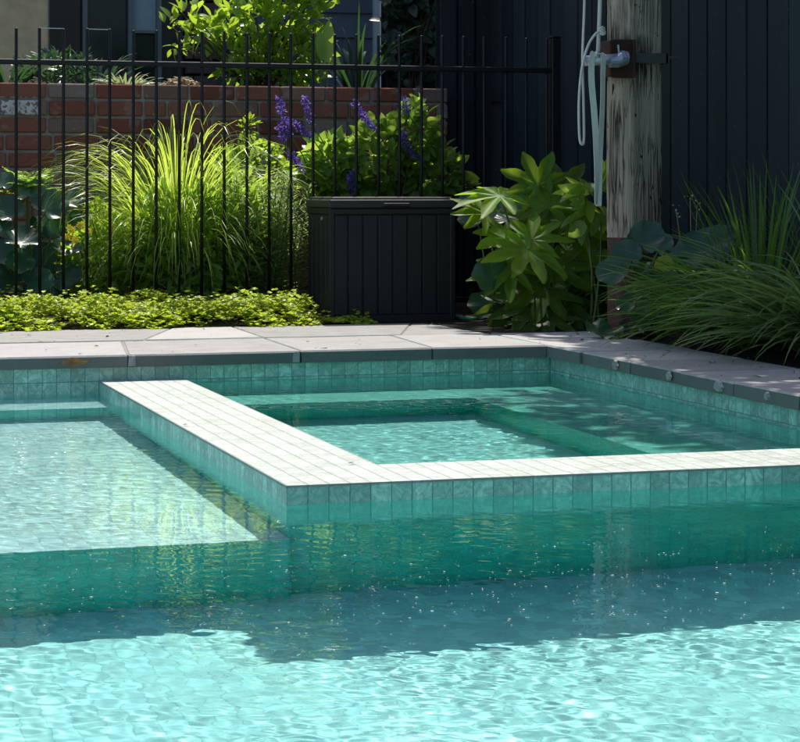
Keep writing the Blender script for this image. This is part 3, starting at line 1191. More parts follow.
ribbon(px_path([(601, 58, .02), (595, 53, .0), (592, 58, -.01), (591.5, 80, -.01), (594, 110, -.01), (596, 140, -.005), (597, 175, -.005), (596.5, 204, -.005)], RV), .026, lambda t: .75 - .75 * math.sin(t * 3.0)).build('band', M['webbing'], sb, smooth=False)
ribbon(px_path([(598, 53, .01), (603, 56, .0), (603, 75, .0), (602.5, 105, .0), (601, 135, .003), (599.5, 165, .0), (598.5, 206, .0)], RV), .026, lambda t: .15 + .3 * math.sin(t * 3.6)).build('band', M['webbing'], sb, smooth=False)
STV = 1.22
zz = on_v(597, 207, STV).z
uu = on_v(597, 207, STV).x
st = thing('wooden_stake', 'short dark reddish stake in the plants just below the ends of the hanging strap', 'stake', (uu, STV, GZ))
MB().bbox((uu - .019, STV - .019, GZ - .02), (uu + .019, STV + .019, zz), .004).build('shaft', mat_plain('red_brown_timber', (.045, .022, .018), .85, .4, 40, .4), st)
MB().tube([(uu, STV, zz - .001), (uu, STV, zz + .014)], [.017, .013], 10).build('cap', M['galv'], st, smooth=True)

# green hose on the ground behind the paving
hs = thing('garden_hose', 'green garden hose lying on the soil between the black box and the big leaved plant', 'hose', tuple(on_z(480, 318, .1)))
m = MB()
m.tube(spline([tuple(on_z(x, y, .103)) for (x, y) in ((452, 312), (456, 316), (468, 318.5), (482, 318), (495, 314), (505, 309), (512, 305))]), .0085, 10)
m.build('tube', M['hose'], hs, smooth=True)
#@@PLANTS@@
# ------------------------------------------------------------------ foliage materials
M['lf_bright'] = mat_leaf('bright_leaf', (.09, .18, .025), (.24, .38, .06), .5, .33, (.55, .78, .06))
M['lf_grass'] = mat_leaf('lime_grass_blade', (.16, .27, .045), (.40, .54, .11), .5, .36, (.74, .92, .12))
M['lf_cover'] = mat_leaf('lime_ground_cover', (.20, .30, .03), (.42, .54, .06), .42, .42, (.70, .84, .06))
M['lf_mid'] = mat_leaf('mid_green_leaf', (.08, .17, .035), (.22, .35, .08), .48, .33, (.56, .82, .10))
M['lf_grey'] = mat_leaf('grey_green_leaf', (.16, .24, .10), (.34, .44, .22), .45, .38, (.55, .76, .20))
M['lf_dark'] = mat_leaf('dark_glossy_leaf', (.018, .055, .030), (.040, .095, .050), .25, .30, (.10, .24, .06))
M['lf_blue'] = mat_leaf('blue_green_round_leaf', (.018, .058, .032), (.045, .115, .062), .28, .28, (.10, .28, .05))
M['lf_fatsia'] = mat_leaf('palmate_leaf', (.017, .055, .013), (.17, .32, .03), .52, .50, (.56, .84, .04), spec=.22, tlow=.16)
M['lf_tuft'] = mat_leaf('dark_tuft_blade', (.03, .09, .016), (.11, .23, .04), .38, .36, (.26, .5, .05))
M['lf_pale'] = mat_leaf('pale_tuft_blade', (.05, .11, .03), (.20, .28, .11), .35, .40, (.30, .48, .11))
M['lf_ivy'] = mat_leaf('dark_ivy_leaf', (.010, .028, .014), (.022, .050, .026), .2, .4, (.05, .12, .03))
M['lf_tree'] = mat_leaf('tree_leaf', (.025, .060, .015), (.060, .11, .03), .3, .4, (.14, .26, .04))
M['lf_white'] = mat_leaf('white_edged_leaf', (.14, .22, .07), (.55, .60, .42), .35, .4, (.55, .62, .30))
M['yellow'] = mat_leaf('yellow_leaf', (.30, .32, .03), (.45, .45, .05), .4, .45, (.6, .6, .06))
M['petal'] = mat_leaf('violet_petal', (.09, .05, .30), (.19, .12, .55), .35, .6, (.28, .16, .75), veins=False)
M['petal_y'] = mat_leaf('yellow_petal', (.55, .42, .02), (.75, .60, .04), .3, .6, (.8, .65, .05))
M['stem'] = mat_plain('green_stem', (.09, .14, .04), .6, .3, 40, .2)
M['stem_dark'] = mat_plain('brown_stem', (.06, .045, .03), .8, .3, 40, .4)
M['bark'] = mat_plain('grey_brown_bark', (.13, .10, .08), .95, .35, 18, .8)
M['dry'] = mat_plain('dry_clippings', (.46, .38, .25), .95, .35, 50, .4)
TOCAM = np.array([-.287, -.958, .12])


def u01(n, a=0., b=1.):
    return RNG.uniform(a, b, n)


def outdirs(d, up=.5, jit=.5):
    v = d + np.array([0, 0, up]) + RNG.normal(0, jit, d.shape)
    return v / np.linalg.norm(v, axis=1)[:, None]


def upnrm(n, j=.6):
    v = np.array([0, 0, 1.0]) + RNG.normal(0, j, (n, 3))
    return v / np.linalg.norm(v, axis=1)[:, None]


def stems_to(m, base, pts, r0=.006, r1=.003, bend=.1, seg=5):
    for p in pts:
        b, p = Vector(base) + Vector((random.uniform(-.03, .03), random.uniform(-.03, .03), 0)), Vector(p)
        mid = (b + p) / 2 + Vector((random.uniform(-bend, bend), random.uniform(-bend, bend), bend * .6))
        path = [b * (1 - t) ** 2 + mid * 2 * t * (1 - t) + p * t * t for t in np.linspace(0, 1, 6)]
        m.tube(path, [r0 + (r1 - r0) * t for t in np.linspace(0, 1, 6)], seg, cap=False)


# ---- fountain grass behind the fence
GV = 2.66
base = on_v(176, 0, GV)
gz = .088
t = thing('ornamental_grass', 'big arching clump of sunlit lime green grass behind the picket fence', 'grass clump', (base.x, GV, gz))
n = 1500
ang = u01(n, 0, 2 * PI)
rad = np.sqrt(u01(n)) * .13
bs = np.stack([base.x + rad * np.cos(ang), GV + rad * np.sin(ang), np.full(n, gz)], -1)
az = ang + RNG.normal(0, .5, n)
az[:200] = RNG.normal(PI, .7, 200)                 # more of it leans to the left
L = u01(n, .45, 1.10) * (1 - .38 * np.clip(np.cos(az), 0, 1) - .20 * np.clip(-np.cos(az), 0, 1))
m = MB().blades(bs, az, L, u01(n, .02, .5), u01(n, 2.1, 3.0), u01(n, .007, .013), 11, np.clip(RNG.normal(.6, .25, n), 0, 1), 1.6, .7)
n = 640
az = u01(n, 0, 2 * PI)
bs = np.stack([base.x + .10 * np.cos(az) * np.sqrt(u01(n)), GV + .10 * np.sin(az), np.full(n, gz)], -1)
m.blades(bs, az, u01(n, .95, 1.52) * (1 - .30 * np.clip(np.cos(az), 0, 1) - .22 * np.clip(-np.cos(az), 0, 1)), u01(n, .0, .42), u01(n, 2.3, 3.3), u01(n, .006, .011), 13, u01(n, .4, 1), 2.9, .6)
m.build('blades', M['lf_grass'], t, smooth=True)


def bush(name, label, cat, c, rad, n, tmpl, size, mat, seed, up=.45, jit=.55, shell=.4, nst=14, stem=None, group=None, val=(.55, .28), fl='foliage', zmin=None):
    RNG.seed(seed); random.seed(seed)
    gz0 = .088 if c[2] < 1.15 else 1.17
    if zmin is not None:
        gz0 = zmin
    t = thing(name, label, cat, (c[0], c[1], gz0), group)
    p, d = blob_points(n, c, rad, shell)
    # break the outline: push clumps in and out
    ph = RNG.uniform(0, 6.28, 3)
    bump_ = 1 + .16 * np.sin(5 * d[:, 0] + 4 * d[:, 2] + ph[0]) + .14 * np.sin(9 * d[:, 0] - 7 * d[:, 2] + ph[1])
    p = np.array(c) + (p - np.array(c)) * bump_[:, None]
    k = p[:, 2] > gz0 + .01
    p, d = p[k], d[k]
    n = len(p)
    m = MB().leaves(tmpl, p, outdirs(d * .8, up, jit), upnrm(n, .7), u01(n, size[0], size[1]), np.clip(RNG.normal(val[0], val[1], n), 0, 1))
    m.build(fl, mat, t, smooth=True)
    s = MB()
    sel = p[RNG.choice(n, min(nst, n), replace=False)]
    stems_to(s, (c[0], c[1], gz0), sel, .007, .0025, .06)
    s.build('stems', stem or M['stem'], t, smooth=True)
    return t


def bc(x, y, v, z=None):
    q = on_v(x, y, v)
    return (q.x, v, q.z if z is None else z)


bush('leafy_shrub', 'bushy lance leaved shrub low in front of the arching grass clump', 'shrub', bc(200, 245, 2.30), (.36, .13, .28), 1500, LEAF_LONG, (.06, .10), M['lf_mid'], 21, .5, .6, .35)
t = bush('flowering_shrub', 'small bright shrub with a few yellow flowers between the round leaves and the grass', 'shrub', bc(98, 258, 2.40), (.19, .14, .22), 900, LEAF_OVAL, (.03, .055), M['lf_bright'], 22, .5, .6, .35)
for (x, y) in ((70, 229), (80, 224), (88, 230), (66, 237), (112, 228), (76, 240)):
    q = on_v(x, y, 2.26)
    m = MB()
    for k in range(3):
        pos = np.array([[q.x + random.uniform(-.015, .015), 2.26 + random.uniform(-.01, .01), q.z + random.uniform(-.01, .01)]] * 6)
        a = np.arange(6) * PI / 3
        m.leaves(LEAF_OVAL, pos, np.stack([np.cos(a), np.full(6, -.3), np.sin(a)], -1), np.tile(TOCAM, (6, 1)), .016, .5 + .4 * u01(6))
    m.build('flower', M['petal_y'], t)
bush('filler_shrub', 'mid green shrub filling the gap between the grass clump and the grey green bush', 'shrub', bc(238, 232, 2.55), (.16, .15, .36), 900, LEAF_LONG, (.06, .10), M['lf_mid'], 23, .6, .5, .3)

# ---- grey green bush with upright whorled shoots
RNG.seed(31); random.seed(31)
q = on_v(270, 0, 2.36)
t = thing('rosemary_bush', 'upright grey green narrow leaved bush left of the black storage box', 'shrub', (q.x, 2.36, .088))
m, s = MB(), MB()
for i in range(66):
    x0 = q.x + random.uniform(-.19, .15)
    v0 = 2.36 + random.uniform(-.13, .15)
    h = random.uniform(.35, .68)
    lean = Vector((random.uniform(-.10, .10), random.uniform(-.10, .06), 0))
    k = int(h / .011)
    tt = np.linspace(.08, 1, k)
    pos = np.stack([x0 + lean.x * tt, v0 + lean.y * tt, .088 + h * tt], -1)
    pos = np.repeat(pos, 2, 0)
    a = np.arange(len(pos)) * 2.4
    el = np.repeat(.25 + .9 * tt ** 2, 2)
    dirs = np.stack([np.cos(a), np.sin(a), el], -1)
    m.leaves(LEAF_NARROW, pos, dirs, upnrm(len(pos), .3), u01(len(pos), .05, .085) * np.repeat(1.1 - .4 * tt, 2), np.clip(RNG.normal(.45 + .2 * random.random(), .2, len(pos)), 0, 1))
    s.tube([(x0, v0, .08), (x0 + lean.x, v0 + lean.y, .088 + h)], [.004, .002], 5, cap=False)
m.build('foliage', M['lf_grey'], t, smooth=True)
s.build('stems', M['stem'], t)
bush('small_leaved_shrub', 'light green small round leaved shrub rising behind the grey green bush', 'shrub', bc(258, 168, 2.78), (.17, .12, .14), 620, LEAF_TINY, (.022, .042), M['lf_bright'], 33, .5, .6, .35, 10)
bush('small_leaved_shrub', 'single taller spray of pale round leaves against the brick wall above the grey bush', 'shrub', bc(247, 128, 2.9), (.045, .04, .05), 46, LEAF_OVAL, (.03, .05), M['lf_bright'], 34, .3, .6, .3, 6)

# ---- salvia with violet spikes, behind the box
RNG.seed(41); random.seed(41)
q = on_v(385, 0, 2.62)
t = thing('salvia_plant', 'leafy salvia with drooping violet flower spikes rising behind the black box', 'flowering plant', (q.x, 2.62, .088))
m, s = MB(), MB()
for (cx, cyy, rx, rz, nn) in ((330, 168, .13, .16, 330), (375, 160, .15, .20, 330), (415, 140, .12, .20, 240), (430, 175, .16, .15, 260), (345, 190, .18, .10, 230), (455, 185, .08, .08, 60)):
    c = on_v(cx, cyy, 2.62)
    p, d = blob_points(nn, (c.x, 2.62, c.z), (rx, .13, rz), .4)
    m.leaves(LEAF_HEART, p, outdirs(d, .15, .6), upnrm(nn, .55), u01(nn, .045, .085), np.clip(RNG.normal(.55, .25, nn), 0, 1))
    stems_to(s, (q.x, 2.62, .088), p[:7], .005, .0025, .08)
m.build('foliage', M['lf_mid'], t, smooth=True)
s.build('stems', M['stem_dark'], t, smooth=True)
spikes = [((279, 97), (284, 118), (291, 137)), ((304, 97), (309, 112), (313, 126)), ((289, 119), (300, 128), (311, 136)), ((277, 126), (281, 132), (284, 142)),
          ((354, 101), (362, 115), (376, 130)), ((402, 131), (407, 147), (421, 160)), ((352, 172), (351, 183), (352, 197)), ((290, 152), (295, 160), (303, 170)), ((405, 97), (406, 104), (407, 112))]
for sp in spikes:
    vv_ = 2.45 + random.uniform(-.06, .06)
    P = spline([tuple(on_v(x, y, vv_)) for (x, y) in sp], 8)
    ln = sum((P[i + 1] - P[i]).length for i in range(len(P) - 1))
    fm = MB()
    nn = int(ln * 850)
    ii = u01(nn, 0, len(P) - 1.001)
    i0 = ii.astype(int)
    f = (ii - i0)[:, None]
    A = np.array([tuple(p) for p in P])
    c = A[i0] * (1 - f) + A[i0 + 1] * f
    d = rand_dirs(nn, -1, 1)
    wr = (.008 + .014 * np.sin(PI * np.clip(ii / (len(P) - 1) * .85 + .12, 0, 1)))
    fm.leaves(LEAF_TINY, c + d * wr[:, None] * .6, d, upnrm(nn, .8), u01(nn, .009, .017), np.clip(RNG.normal(.5, .3, nn), 0, 1))
    fm.tube(P, .0022, 5, .3)
    fm.build('flower_spike', M['petal'], t)
    # stalk down into the leaves
for sp in spikes:
    sm = MB()
    e = on_v(*sp[2], 2.47)
    bq = on_v(sp[2][0] + 22, sp[2][1] + 42, 2.6)
    sm.tube([e, (e + bq) / 2 + Vector((0, 0, .02)), bq], [.0025, .003, .0035], 5)
    sm.build('flower_stalk', M['stem'], t)

# ---- big round leaves (farfugium): leaf list = x, y, depth, diameter px, stalk angle in the picture
def round_plant(name, label, cat, base, lv, mat, seed, face=.75, extra=None):
    random.seed(seed); RNG.seed(seed)
    t = thing(name, label, cat, base)
    m, s = MB(), MB()
    for i, (x, y, v, dpx, ang, asp) in enumerate(lv):
        c = on_v(x, y, v)
        sc = dpx * (v - CAM[1]) / CY / F
        a = math.radians(ang)
        d = np.array([math.cos(a) * CY, -math.cos(a) * SY + random.uniform(-.35, .1), math.sin(a)])
        nr = TOCAM * face + np.array([random.uniform(-.35, .35), random.uniform(-.2, .2), random.uniform(.3, .8)])
        d = d - nr * np.dot(d, nr) / np.dot(nr, nr)
        d /= np.linalg.norm(d)
        p = np.array(c) - d * sc * .42
        m.leaves(round_leaf(seed * 50 + i, .38, random.uniform(.05, .22), random.uniform(.03, .07), asp), [p], [d], [nr], sc, [random.uniform(.15, .95)])
        e = p + d * sc * .22
        b = Vector(base) + Vector((random.uniform(-.05, .05), random.uniform(-.04, .04), 0))
        mid = Vector((b.x * .4 + e[0] * .6, b.y * .5 + e[1] * .5 + .03, e[2] * .75 + b.z * .25))
        s.tube(spline([tuple(b), tuple(mid), tuple(e)], 5), .0042, 6)
    m.build('leaves', mat, t, smooth=True)
    s.build('stalks', M['stem'], t, smooth=True)
    return t


q = on_v(32, 0, 2.42)
round_plant('round_leaved_plant', 'clump of big blue green round leaves at the left end behind the picket fence', 'plant', (q.x, 2.45, .088),
            [(22, 240, 2.30, 34, 80, .95), (50, 205, 2.42, 36, 60, 1), (8, 210, 2.45, 32, 110, 1), (30, 190, 2.5, 34, 90, 1), (66, 248, 2.3, 30, 40, .9), (56, 232, 2.42, 26, 70, 1.0),
             (5, 252, 2.35, 30, 170, 1), (38, 282, 2.28, 32, 20, .95), (12, 278, 2.32, 36, 150, 1), (68, 276, 2.34, 34, -10, 1), (45, 258, 2.5, 34, 40, 1), (-6, 228, 2.4, 34, 100, 1),
             (20, 262, 2.28, 30, 210, .9), (75, 222, 2.55, 24, 60, 1), (2, 182, 2.55, 26, 100, 1), (58, 298, 2.3, 30, -30, .9), (-10, 290, 2.3, 34, 180, .9), (24, 300, 2.3, 26, -80, .9), (70, 200, 2.6, 26, 50, 1), (44, 225, 2.6, 30, 80, 1)],
            M['lf_blue'], 5)
RNG.seed(52); random.seed(52)
q = on_v(28, 168, 2.6)
t = thing('artichoke_plant', 'feathery mid green rosette plant above the round leaves at the far left', 'plant', (q.x, 2.62, .088))
m = MB()
for i in range(44):
    a = random.uniform(0, 2 * PI)
    el = random.uniform(.2, 1.5)
    d = Vector((math.cos(a), math.sin(a), el)).normalized()
    ln = random.uniform(.10, .2)
    k = 13
    tt = np.linspace(.1, 1, k)
    b = np.array((q.x, 2.62, q.z - .12))
    ax = b + np.array(d)[None] * tt[:, None] * ln - np.array([0, 0, 1]) * (tt[:, None] ** 2) * .03
    sd_ = np.cross(np.array(d), [0, 0, 1]); sd_ /= np.linalg.norm(sd_)
    for sg in (-1, 1):
        m.leaves(LEAF_LONG, ax, np.tile(np.array(d) * .7 + sd_ * sg, (k, 1)), upnrm(k, .3), .05 * np.sin(PI * np.clip(tt * .8 + .15, 0, 1)) + .01, random.uniform(.3, .8))
m.build('leaves', M['lf_mid'], t, smooth=True)
s = MB().tube([(q.x, 2.62, .085), (q.x, 2.62, q.z - .1)], .009, 7)
s.build('stem', M['stem'], t)

# ---- ground cover along the paving: far too many sprigs to count
RNG.seed(61)
m = MB()


def cover(x0, x1, n, v0, v1, hmax, dens=1.0):
    a, c = on_v(x0, 0, 1.5).x, on_v(x1, 0, 1.5).x
    uu = RNG.uniform(a, c, n)
    vv2 = v0 + (v1 - v0) * RNG.uniform(0, 1, n)
    edge = .028 * np.sin(11 * uu) + .02 * np.sin(27 * uu + 1) + .012 * np.sin(61 * uu)
    keep = vv2 > v0 + .03 + edge
    uu, vv2 = uu[keep], vv2[keep]
    e2 = np.clip((vv2 - v0) / .14, .12, 1)
    hh = hmax * e2 * (.62 + .25 * np.sin(9 * uu + 5 * vv2) * np.sin(14 * vv2 + 3 * uu) + .14 * np.sin(33 * uu + 21 * vv2))
    z = CT - .01 + hh * RNG.uniform(.45, 1.0, len(uu)) ** .6 + (RNG.rand(len(uu)) < .05) * RNG.uniform(.01, .04, len(uu))
    n2 = len(uu)
    # each sprig is a little rosette of four leaves
    reps = 4
    pos = np.repeat(np.stack([uu, vv2, z], -1), reps, 0)
    an = np.repeat(RNG.uniform(0, 6.28, n2), reps) + np.tile(np.arange(reps) * PI / 2, n2)
    dirs = np.stack([np.cos(an), np.sin(an), RNG.uniform(.1, .9, n2 * reps)], -1)
    m.leaves(LEAF_TINY, pos, dirs, upnrm(n2 * reps, .3), np.repeat(.0135 * np.exp(RNG.normal(0, .28, n2)), reps), np.clip(np.repeat(RNG.normal(.52, .24, n2) + .28 * np.sin(5 * uu + 1) * np.sin(13 * vv2 + 7 * uu), reps), 0, 1))


cover(-40, 312, 8200, 1.30, 2.0, .15)
cover(-40, 300, 900, 2.0, 2.3, .16)
cover(300, 372, 520, 1.40, 1.57, .06)
gc = m.build('ground_cover', M['lf_cover'], smooth=True, kind='stuff')

# ------------------------------------------------------------------ raised bed above the brick wall
RNG.seed(71); random.seed(71)
SVV = 3.72
q = on_v(262, 0, SVV)
t = thing('broadleaf_shrub', 'sunlit shrub with bright oval leaves growing above the brick wall', 'shrub', (q.x, SVV, 1.17))
m, s = MB(), MB()
clumps = [(172, 22, .05, .03, 7), (190, 14, .06, .05, 12), (200, 33, .07, .05, 14), (178, 45, .05, .03, 7), (215, 30, .08, .08, 22), (232, 20, .10, .10, 26), (238, 48, .10, .12, 40), (258, 25, .11, .13, 50),
          (262, 58, .13, .12, 70), (285, 20, .12, .16, 60), (290, 58, .13, .12, 70), (308, 15, .11, .18, 56), (312, 50, .10, .14, 48), (290, -20, .16, .12, 50), (320, -15, .1, .1, 26), (245, 72, .16, .05, 60), (296, 74, .14, .05, 50), (250, -8, .08, .06, 16)]
for (x, y, rx, rz, nn) in clumps:
    nn = int(nn * (2.8 if y > 40 else 1.8))
    c = on_v(x, y, SVV)
    p, d = blob_points(nn, (c.x, SVV, c.z), (rx, .12, rz), .3)
    small = y > 40
    m.leaves(LEAF_OVAL, p, outdirs(d, .35, .55), upnrm(nn, .6), u01(nn, .04, .07) if small else u01(nn, .06, .105), np.clip(RNG.normal(.6, .28, nn), 0, 1))
    stems_to(s, (q.x, SVV, 1.17), [tuple(p[0]), (c.x, SVV, c.z)], .007, .003, .05)
m.build('foliage', M['lf_bright'], t, smooth=True)
s.build('stems', M['stem_dark'], t, smooth=True)

t = thing('canna_plant', 'upright bright green paddle leaf glowing at the right end of the sunlit shrub', 'plant', (on_v(329, 0, 3.55).x, 3.55, 1.17))
m = MB()
CAN = tmpl_leaf(.31, 9, .10, .05, wid=lambda t: math.sin(PI * min(1, t * .94 + .06)) ** .75)
for (x0, y0, x1, y1, w) in ((327, 64, 329, 19, 1.), (322, 60, 318, 30, .8)):
    a, b = on_v(x0, y0, 3.55), on_v(x1, y1, 3.55)
    d = np.array(b - a)
    m.leaves(CAN, [tuple(a)], [d], [TOCAM + np.array([.3 * w - .25, 0, .2])], np.linalg.norm(d), [.85])
a, b = on_v(318, 80, 3.5), on_v(338, 73, 3.5)
m.leaves(tmpl_leaf(.5, 7, .15, .2), [tuple(a)], [np.array(b - a)], [TOCAM * .4 + np.array([0, 0, 1])], .11, [.8])
m.build('leaves', M['lf_bright'], t, smooth=True)
s = MB()
for x in (327, 322):
    a = on_v(x, 66, 3.55)
    s.tube([(a.x, 3.55, 1.165), (a.x, 3.55, a.z + .02)], .007, 7)
s.build('stalks', M['stem'], t)


def strappy(name, label, x, v, n, L, mat, seed, phi=(.1, .6), tip=(1.0, 2.0), w=(.018, .03), zb=1.17, spread=.05, az=None, cat='plant'):
    RNG.seed(seed)
    q = on_v(x, 0, v)
    t = thing(name, label, cat, (q.x, v, zb))
    a = u01(n, 0, 2 * PI) if az is None else RNG.normal(az[0], az[1], n)
    b = np.stack([q.x + spread * np.cos(a), v + spread * np.sin(a), np.full(n, zb)], -1)
    MB().blades(b, a, u01(n, *L), u01(n, *phi), u01(n, *tip), u01(n, *w), 9, np.clip(RNG.normal(.5, .28, n), 0, 1), 1.5, .5).build('leaves', mat, t, smooth=True)
    return t


strappy('strap_leaved_plant', 'dark strap leaved plant in the shade beside the downpipe of the house', 358, 3.9, 46, (.35, .62), M['lf_dark'], 81, tip=(.9, 1.9))
strappy('strap_leaved_plant', 'dark low strap leaved plant on the wall top at the far left of the house', 8, 3.5, 40, (.18, .30), M['lf_dark'], 82, tip=(1.2, 2.1))
bush('low_bush', 'low dark green bush on the brick wall in front of the dark house window', 'shrub', bc(62, 68, 3.55), (.24, .14, .07), 260, LEAF_LONG, (.05, .08), M['lf_dark'], 83, .5, .6, .3, 10, zmin=1.17)
strappy('leafy_clump', 'dim grey green leaf clump between the house window and the white edged plant', 98, 3.8, 34, (.18, .36), M['lf_dark'], 84, tip=(1.0, 2.0), w=(.016, .026))
t = strappy('white_edged_plant', 'small white edged tuft plant sunlit on the wall top left of the dry clippings', 124, 3.4, 70, (.10, .19), M['lf_white'], 85, phi=(.2, .9), tip=(1.3, 2.3), w=(.014, .022))

# dry clippings heaped on the wall top
RNG.seed(91)
n = 900
q = on_v(181, 79, 3.26)
uu = np.clip(RNG.normal(0, .075, n), -.15, .15)
vv2 = RNG.normal(3.27, .035, n)
z = 1.185 + .062 * np.exp(-(uu / .10) ** 2) * RNG.uniform(.3, 1, n)
MB().leaves(tmpl_leaf(.35, 2, .1, .2), np.stack([q.x + uu, vv2, z], -1), rand_dirs(n, -.3, .5), upnrm(n, .5), u01(n, .018, .036), u01(n)).build('dry_clippings', M['dry'], kind='stuff')

# ivy over the lattice
RNG.seed(93); random.seed(93)
q = on_v(410, 20, 4.15)
t = thing('ivy', 'dark ivy climbing over the black lattice fence right of the house', 'climber', (q.x, 4.12, 1.17))
n = 620
uu = RNG.uniform(lu0 - .03, lu0 + .42, n)
z = 1.2 + RNG.uniform(0, 1, n) ** .8 * 1.15
p = np.stack([uu + .05 * np.sin(7 * z), RNG.uniform(4.02, 4.17, n), z], -1)
d = rand_dirs(n, -.9, .3); d[:, 1] = -np.abs(d[:, 1])
MB().leaves(LEAF_HEART, p, d, upnrm(n, .6) + TOCAM, u01(n, .05, .085), u01(n)).build('foliage', M['lf_ivy'], t, smooth=True)
s = MB()
stems_to(s, (q.x, 4.12, 1.17), p[:16], .006, .002, .08)
s.build('stems', M['stem_dark'], t)

# ------------------------------------------------------------------ shaded corner on the right
RNG.seed(101); random.seed(101)
FTV = 1.02
q = on_v(548, 0, FTV + .1)
t = thing('fatsia_plant', 'plant with big glossy hand shaped leaves, some sunlit, left of the timber post', 'plant', (q.x, FTV + .12, .09))
m, s = MB(), MB()
# x, y of the leaf base, depth offset, length px, angle, facing up (1) .. facing camera (0), sunlit or shaded tone put into the leaf colour
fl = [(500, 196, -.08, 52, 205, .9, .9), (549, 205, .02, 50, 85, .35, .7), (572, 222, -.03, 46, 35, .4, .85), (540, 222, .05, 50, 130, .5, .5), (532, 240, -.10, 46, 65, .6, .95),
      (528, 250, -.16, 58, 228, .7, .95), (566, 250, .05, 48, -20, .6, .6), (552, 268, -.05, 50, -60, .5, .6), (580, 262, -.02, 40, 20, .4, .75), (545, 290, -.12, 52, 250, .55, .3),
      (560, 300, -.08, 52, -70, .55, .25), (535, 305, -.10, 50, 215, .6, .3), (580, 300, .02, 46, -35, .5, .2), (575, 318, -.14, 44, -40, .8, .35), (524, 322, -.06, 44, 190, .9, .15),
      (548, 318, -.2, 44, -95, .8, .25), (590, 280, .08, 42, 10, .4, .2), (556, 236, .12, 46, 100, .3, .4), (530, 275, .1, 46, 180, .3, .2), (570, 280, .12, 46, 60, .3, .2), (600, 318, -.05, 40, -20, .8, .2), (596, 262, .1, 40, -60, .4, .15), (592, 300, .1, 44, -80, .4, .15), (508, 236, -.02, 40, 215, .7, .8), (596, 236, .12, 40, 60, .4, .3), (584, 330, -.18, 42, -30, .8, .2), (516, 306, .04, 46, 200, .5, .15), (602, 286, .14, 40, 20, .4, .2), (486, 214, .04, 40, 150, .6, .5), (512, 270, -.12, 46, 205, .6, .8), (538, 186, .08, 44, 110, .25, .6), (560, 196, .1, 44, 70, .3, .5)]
for i, (x, y, dv, lp, ang, up, br_) in enumerate(fl):
    v = FTV + dv
    c = on_v(x, y, v)
    sc = lp * 1.06 * (v - CAM[1]) / CY / F / .72
    a = math.radians(ang)
    d = np.array([math.cos(a) * CY, -math.cos(a) * SY - .25, math.sin(a)])
    nr = TOCAM * (1.25 - up) + np.array([random.uniform(-.3, .3), 0, .15 + up * .8])
    d = d - nr * np.dot(d, nr) / np.dot(nr, nr)
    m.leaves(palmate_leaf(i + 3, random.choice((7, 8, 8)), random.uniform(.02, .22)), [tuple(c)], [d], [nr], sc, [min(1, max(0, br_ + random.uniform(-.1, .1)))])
    b = Vector((q.x + random.uniform(-.04, .04), FTV + .12, .09 + random.uniform(0, .25)))
    mid = (b + c) / 2 + Vector((0, .06, .06))
    s.tube(spline([tuple(b), tuple(mid), tuple(c)], 5), .0048, 6)
for k in range(3):
    x = q.x + .05 * (k - 1)
    s.tube([(x, FTV + .12, .085), (x + .02 * (k - 1), FTV + .13, .42)], [.013, .009], 7)
m.build('leaves', M['lf_fatsia'], t, smooth=True)
s.build('stems', M['stem'], t, smooth=True)

round_plant('round_leaved_plant', 'dark round leaves between the black box and the hand shaped leaves', 'plant', (on_v(505, 0, 1.35).x, 1.35, .088),
            [(493, 277, .90, 46, 75, .95), (507, 214, 1.42, 44, 100, 1.1), (478, 216, 1.45, 36, 120, 1.2), (522, 205, 1.5, 34, 70, 1), (500, 300, 1.3, 36, -30, 1.1), (484, 305, 1.2, 34, 200, 1), (520, 240, 1.5, 36, 80, 1), (470, 200, 1.5, 24, 120, 1), (512, 258, 1.5, 36, 60, 1)],
            M['lf_blue'], 6)
bush('shrub_seedling', 'small ovate leaved shrub partly hidden behind the strap and the timber post', 'shrub', bc(594, 196, .86), (.10, .05, .13), 34, LEAF_HEART, (.07, .12), M['lf_mid'], 103, .2, .5, .3, 3, zmin=.088)
round_plant('round_leaved_plant', 'round and kidney shaped blue green leaves round the rust red foot of the post', 'plant', (on_v(660, 0, .26).x, .30, .088),
            [(626, 255, .10, 34, 130, 1), (612, 272, .08, 34, 200, .95), (646, 239, .16, 42, 70, .9), (627, 303, .06, 26, 240, .9), (652, 304, -.08, 42, -80, .85), (640, 268, .2, 26, 120, 1), (668, 288, -.05, 40, -50, 1), (650, 280, .12, 26, -100, 1), (675, 262, .2, 30, 40, 1), (662, 245, .3, 26, 80, 1), (640, 322, .0, 24, -90, .9)],
            M['lf_blue'], 7)
t = bpy.data.objects['round_leaved_plant.002'] if 'round_leaved_plant.002' in bpy.data.objects else None
c = on_v(703, 250, .25)
m = MB().leaves(round_leaf(77, .3, .10, .04, .62), [tuple(on_v(676, 262, -.02))], [np.array([.86, -.2, .42])], [TOCAM * .8 + np.array([0, 0, .6])], .27, [.35])
m.build('big_leaf', M['lf_blue'], t, smooth=True, label='largest leaf, a long oval tilted to the upper right')
m = MB().leaves(round_leaf(78, .3, .15, .06, .8), [tuple(on_v(658, 272, .08))], [np.array([.5, -.3, .75])], [TOCAM + np.array([.2, 0, .3])], .085, [.8])
m.build('yellow_leaf', M['yellow'], t, smooth=True, label='single yellowing leaf')

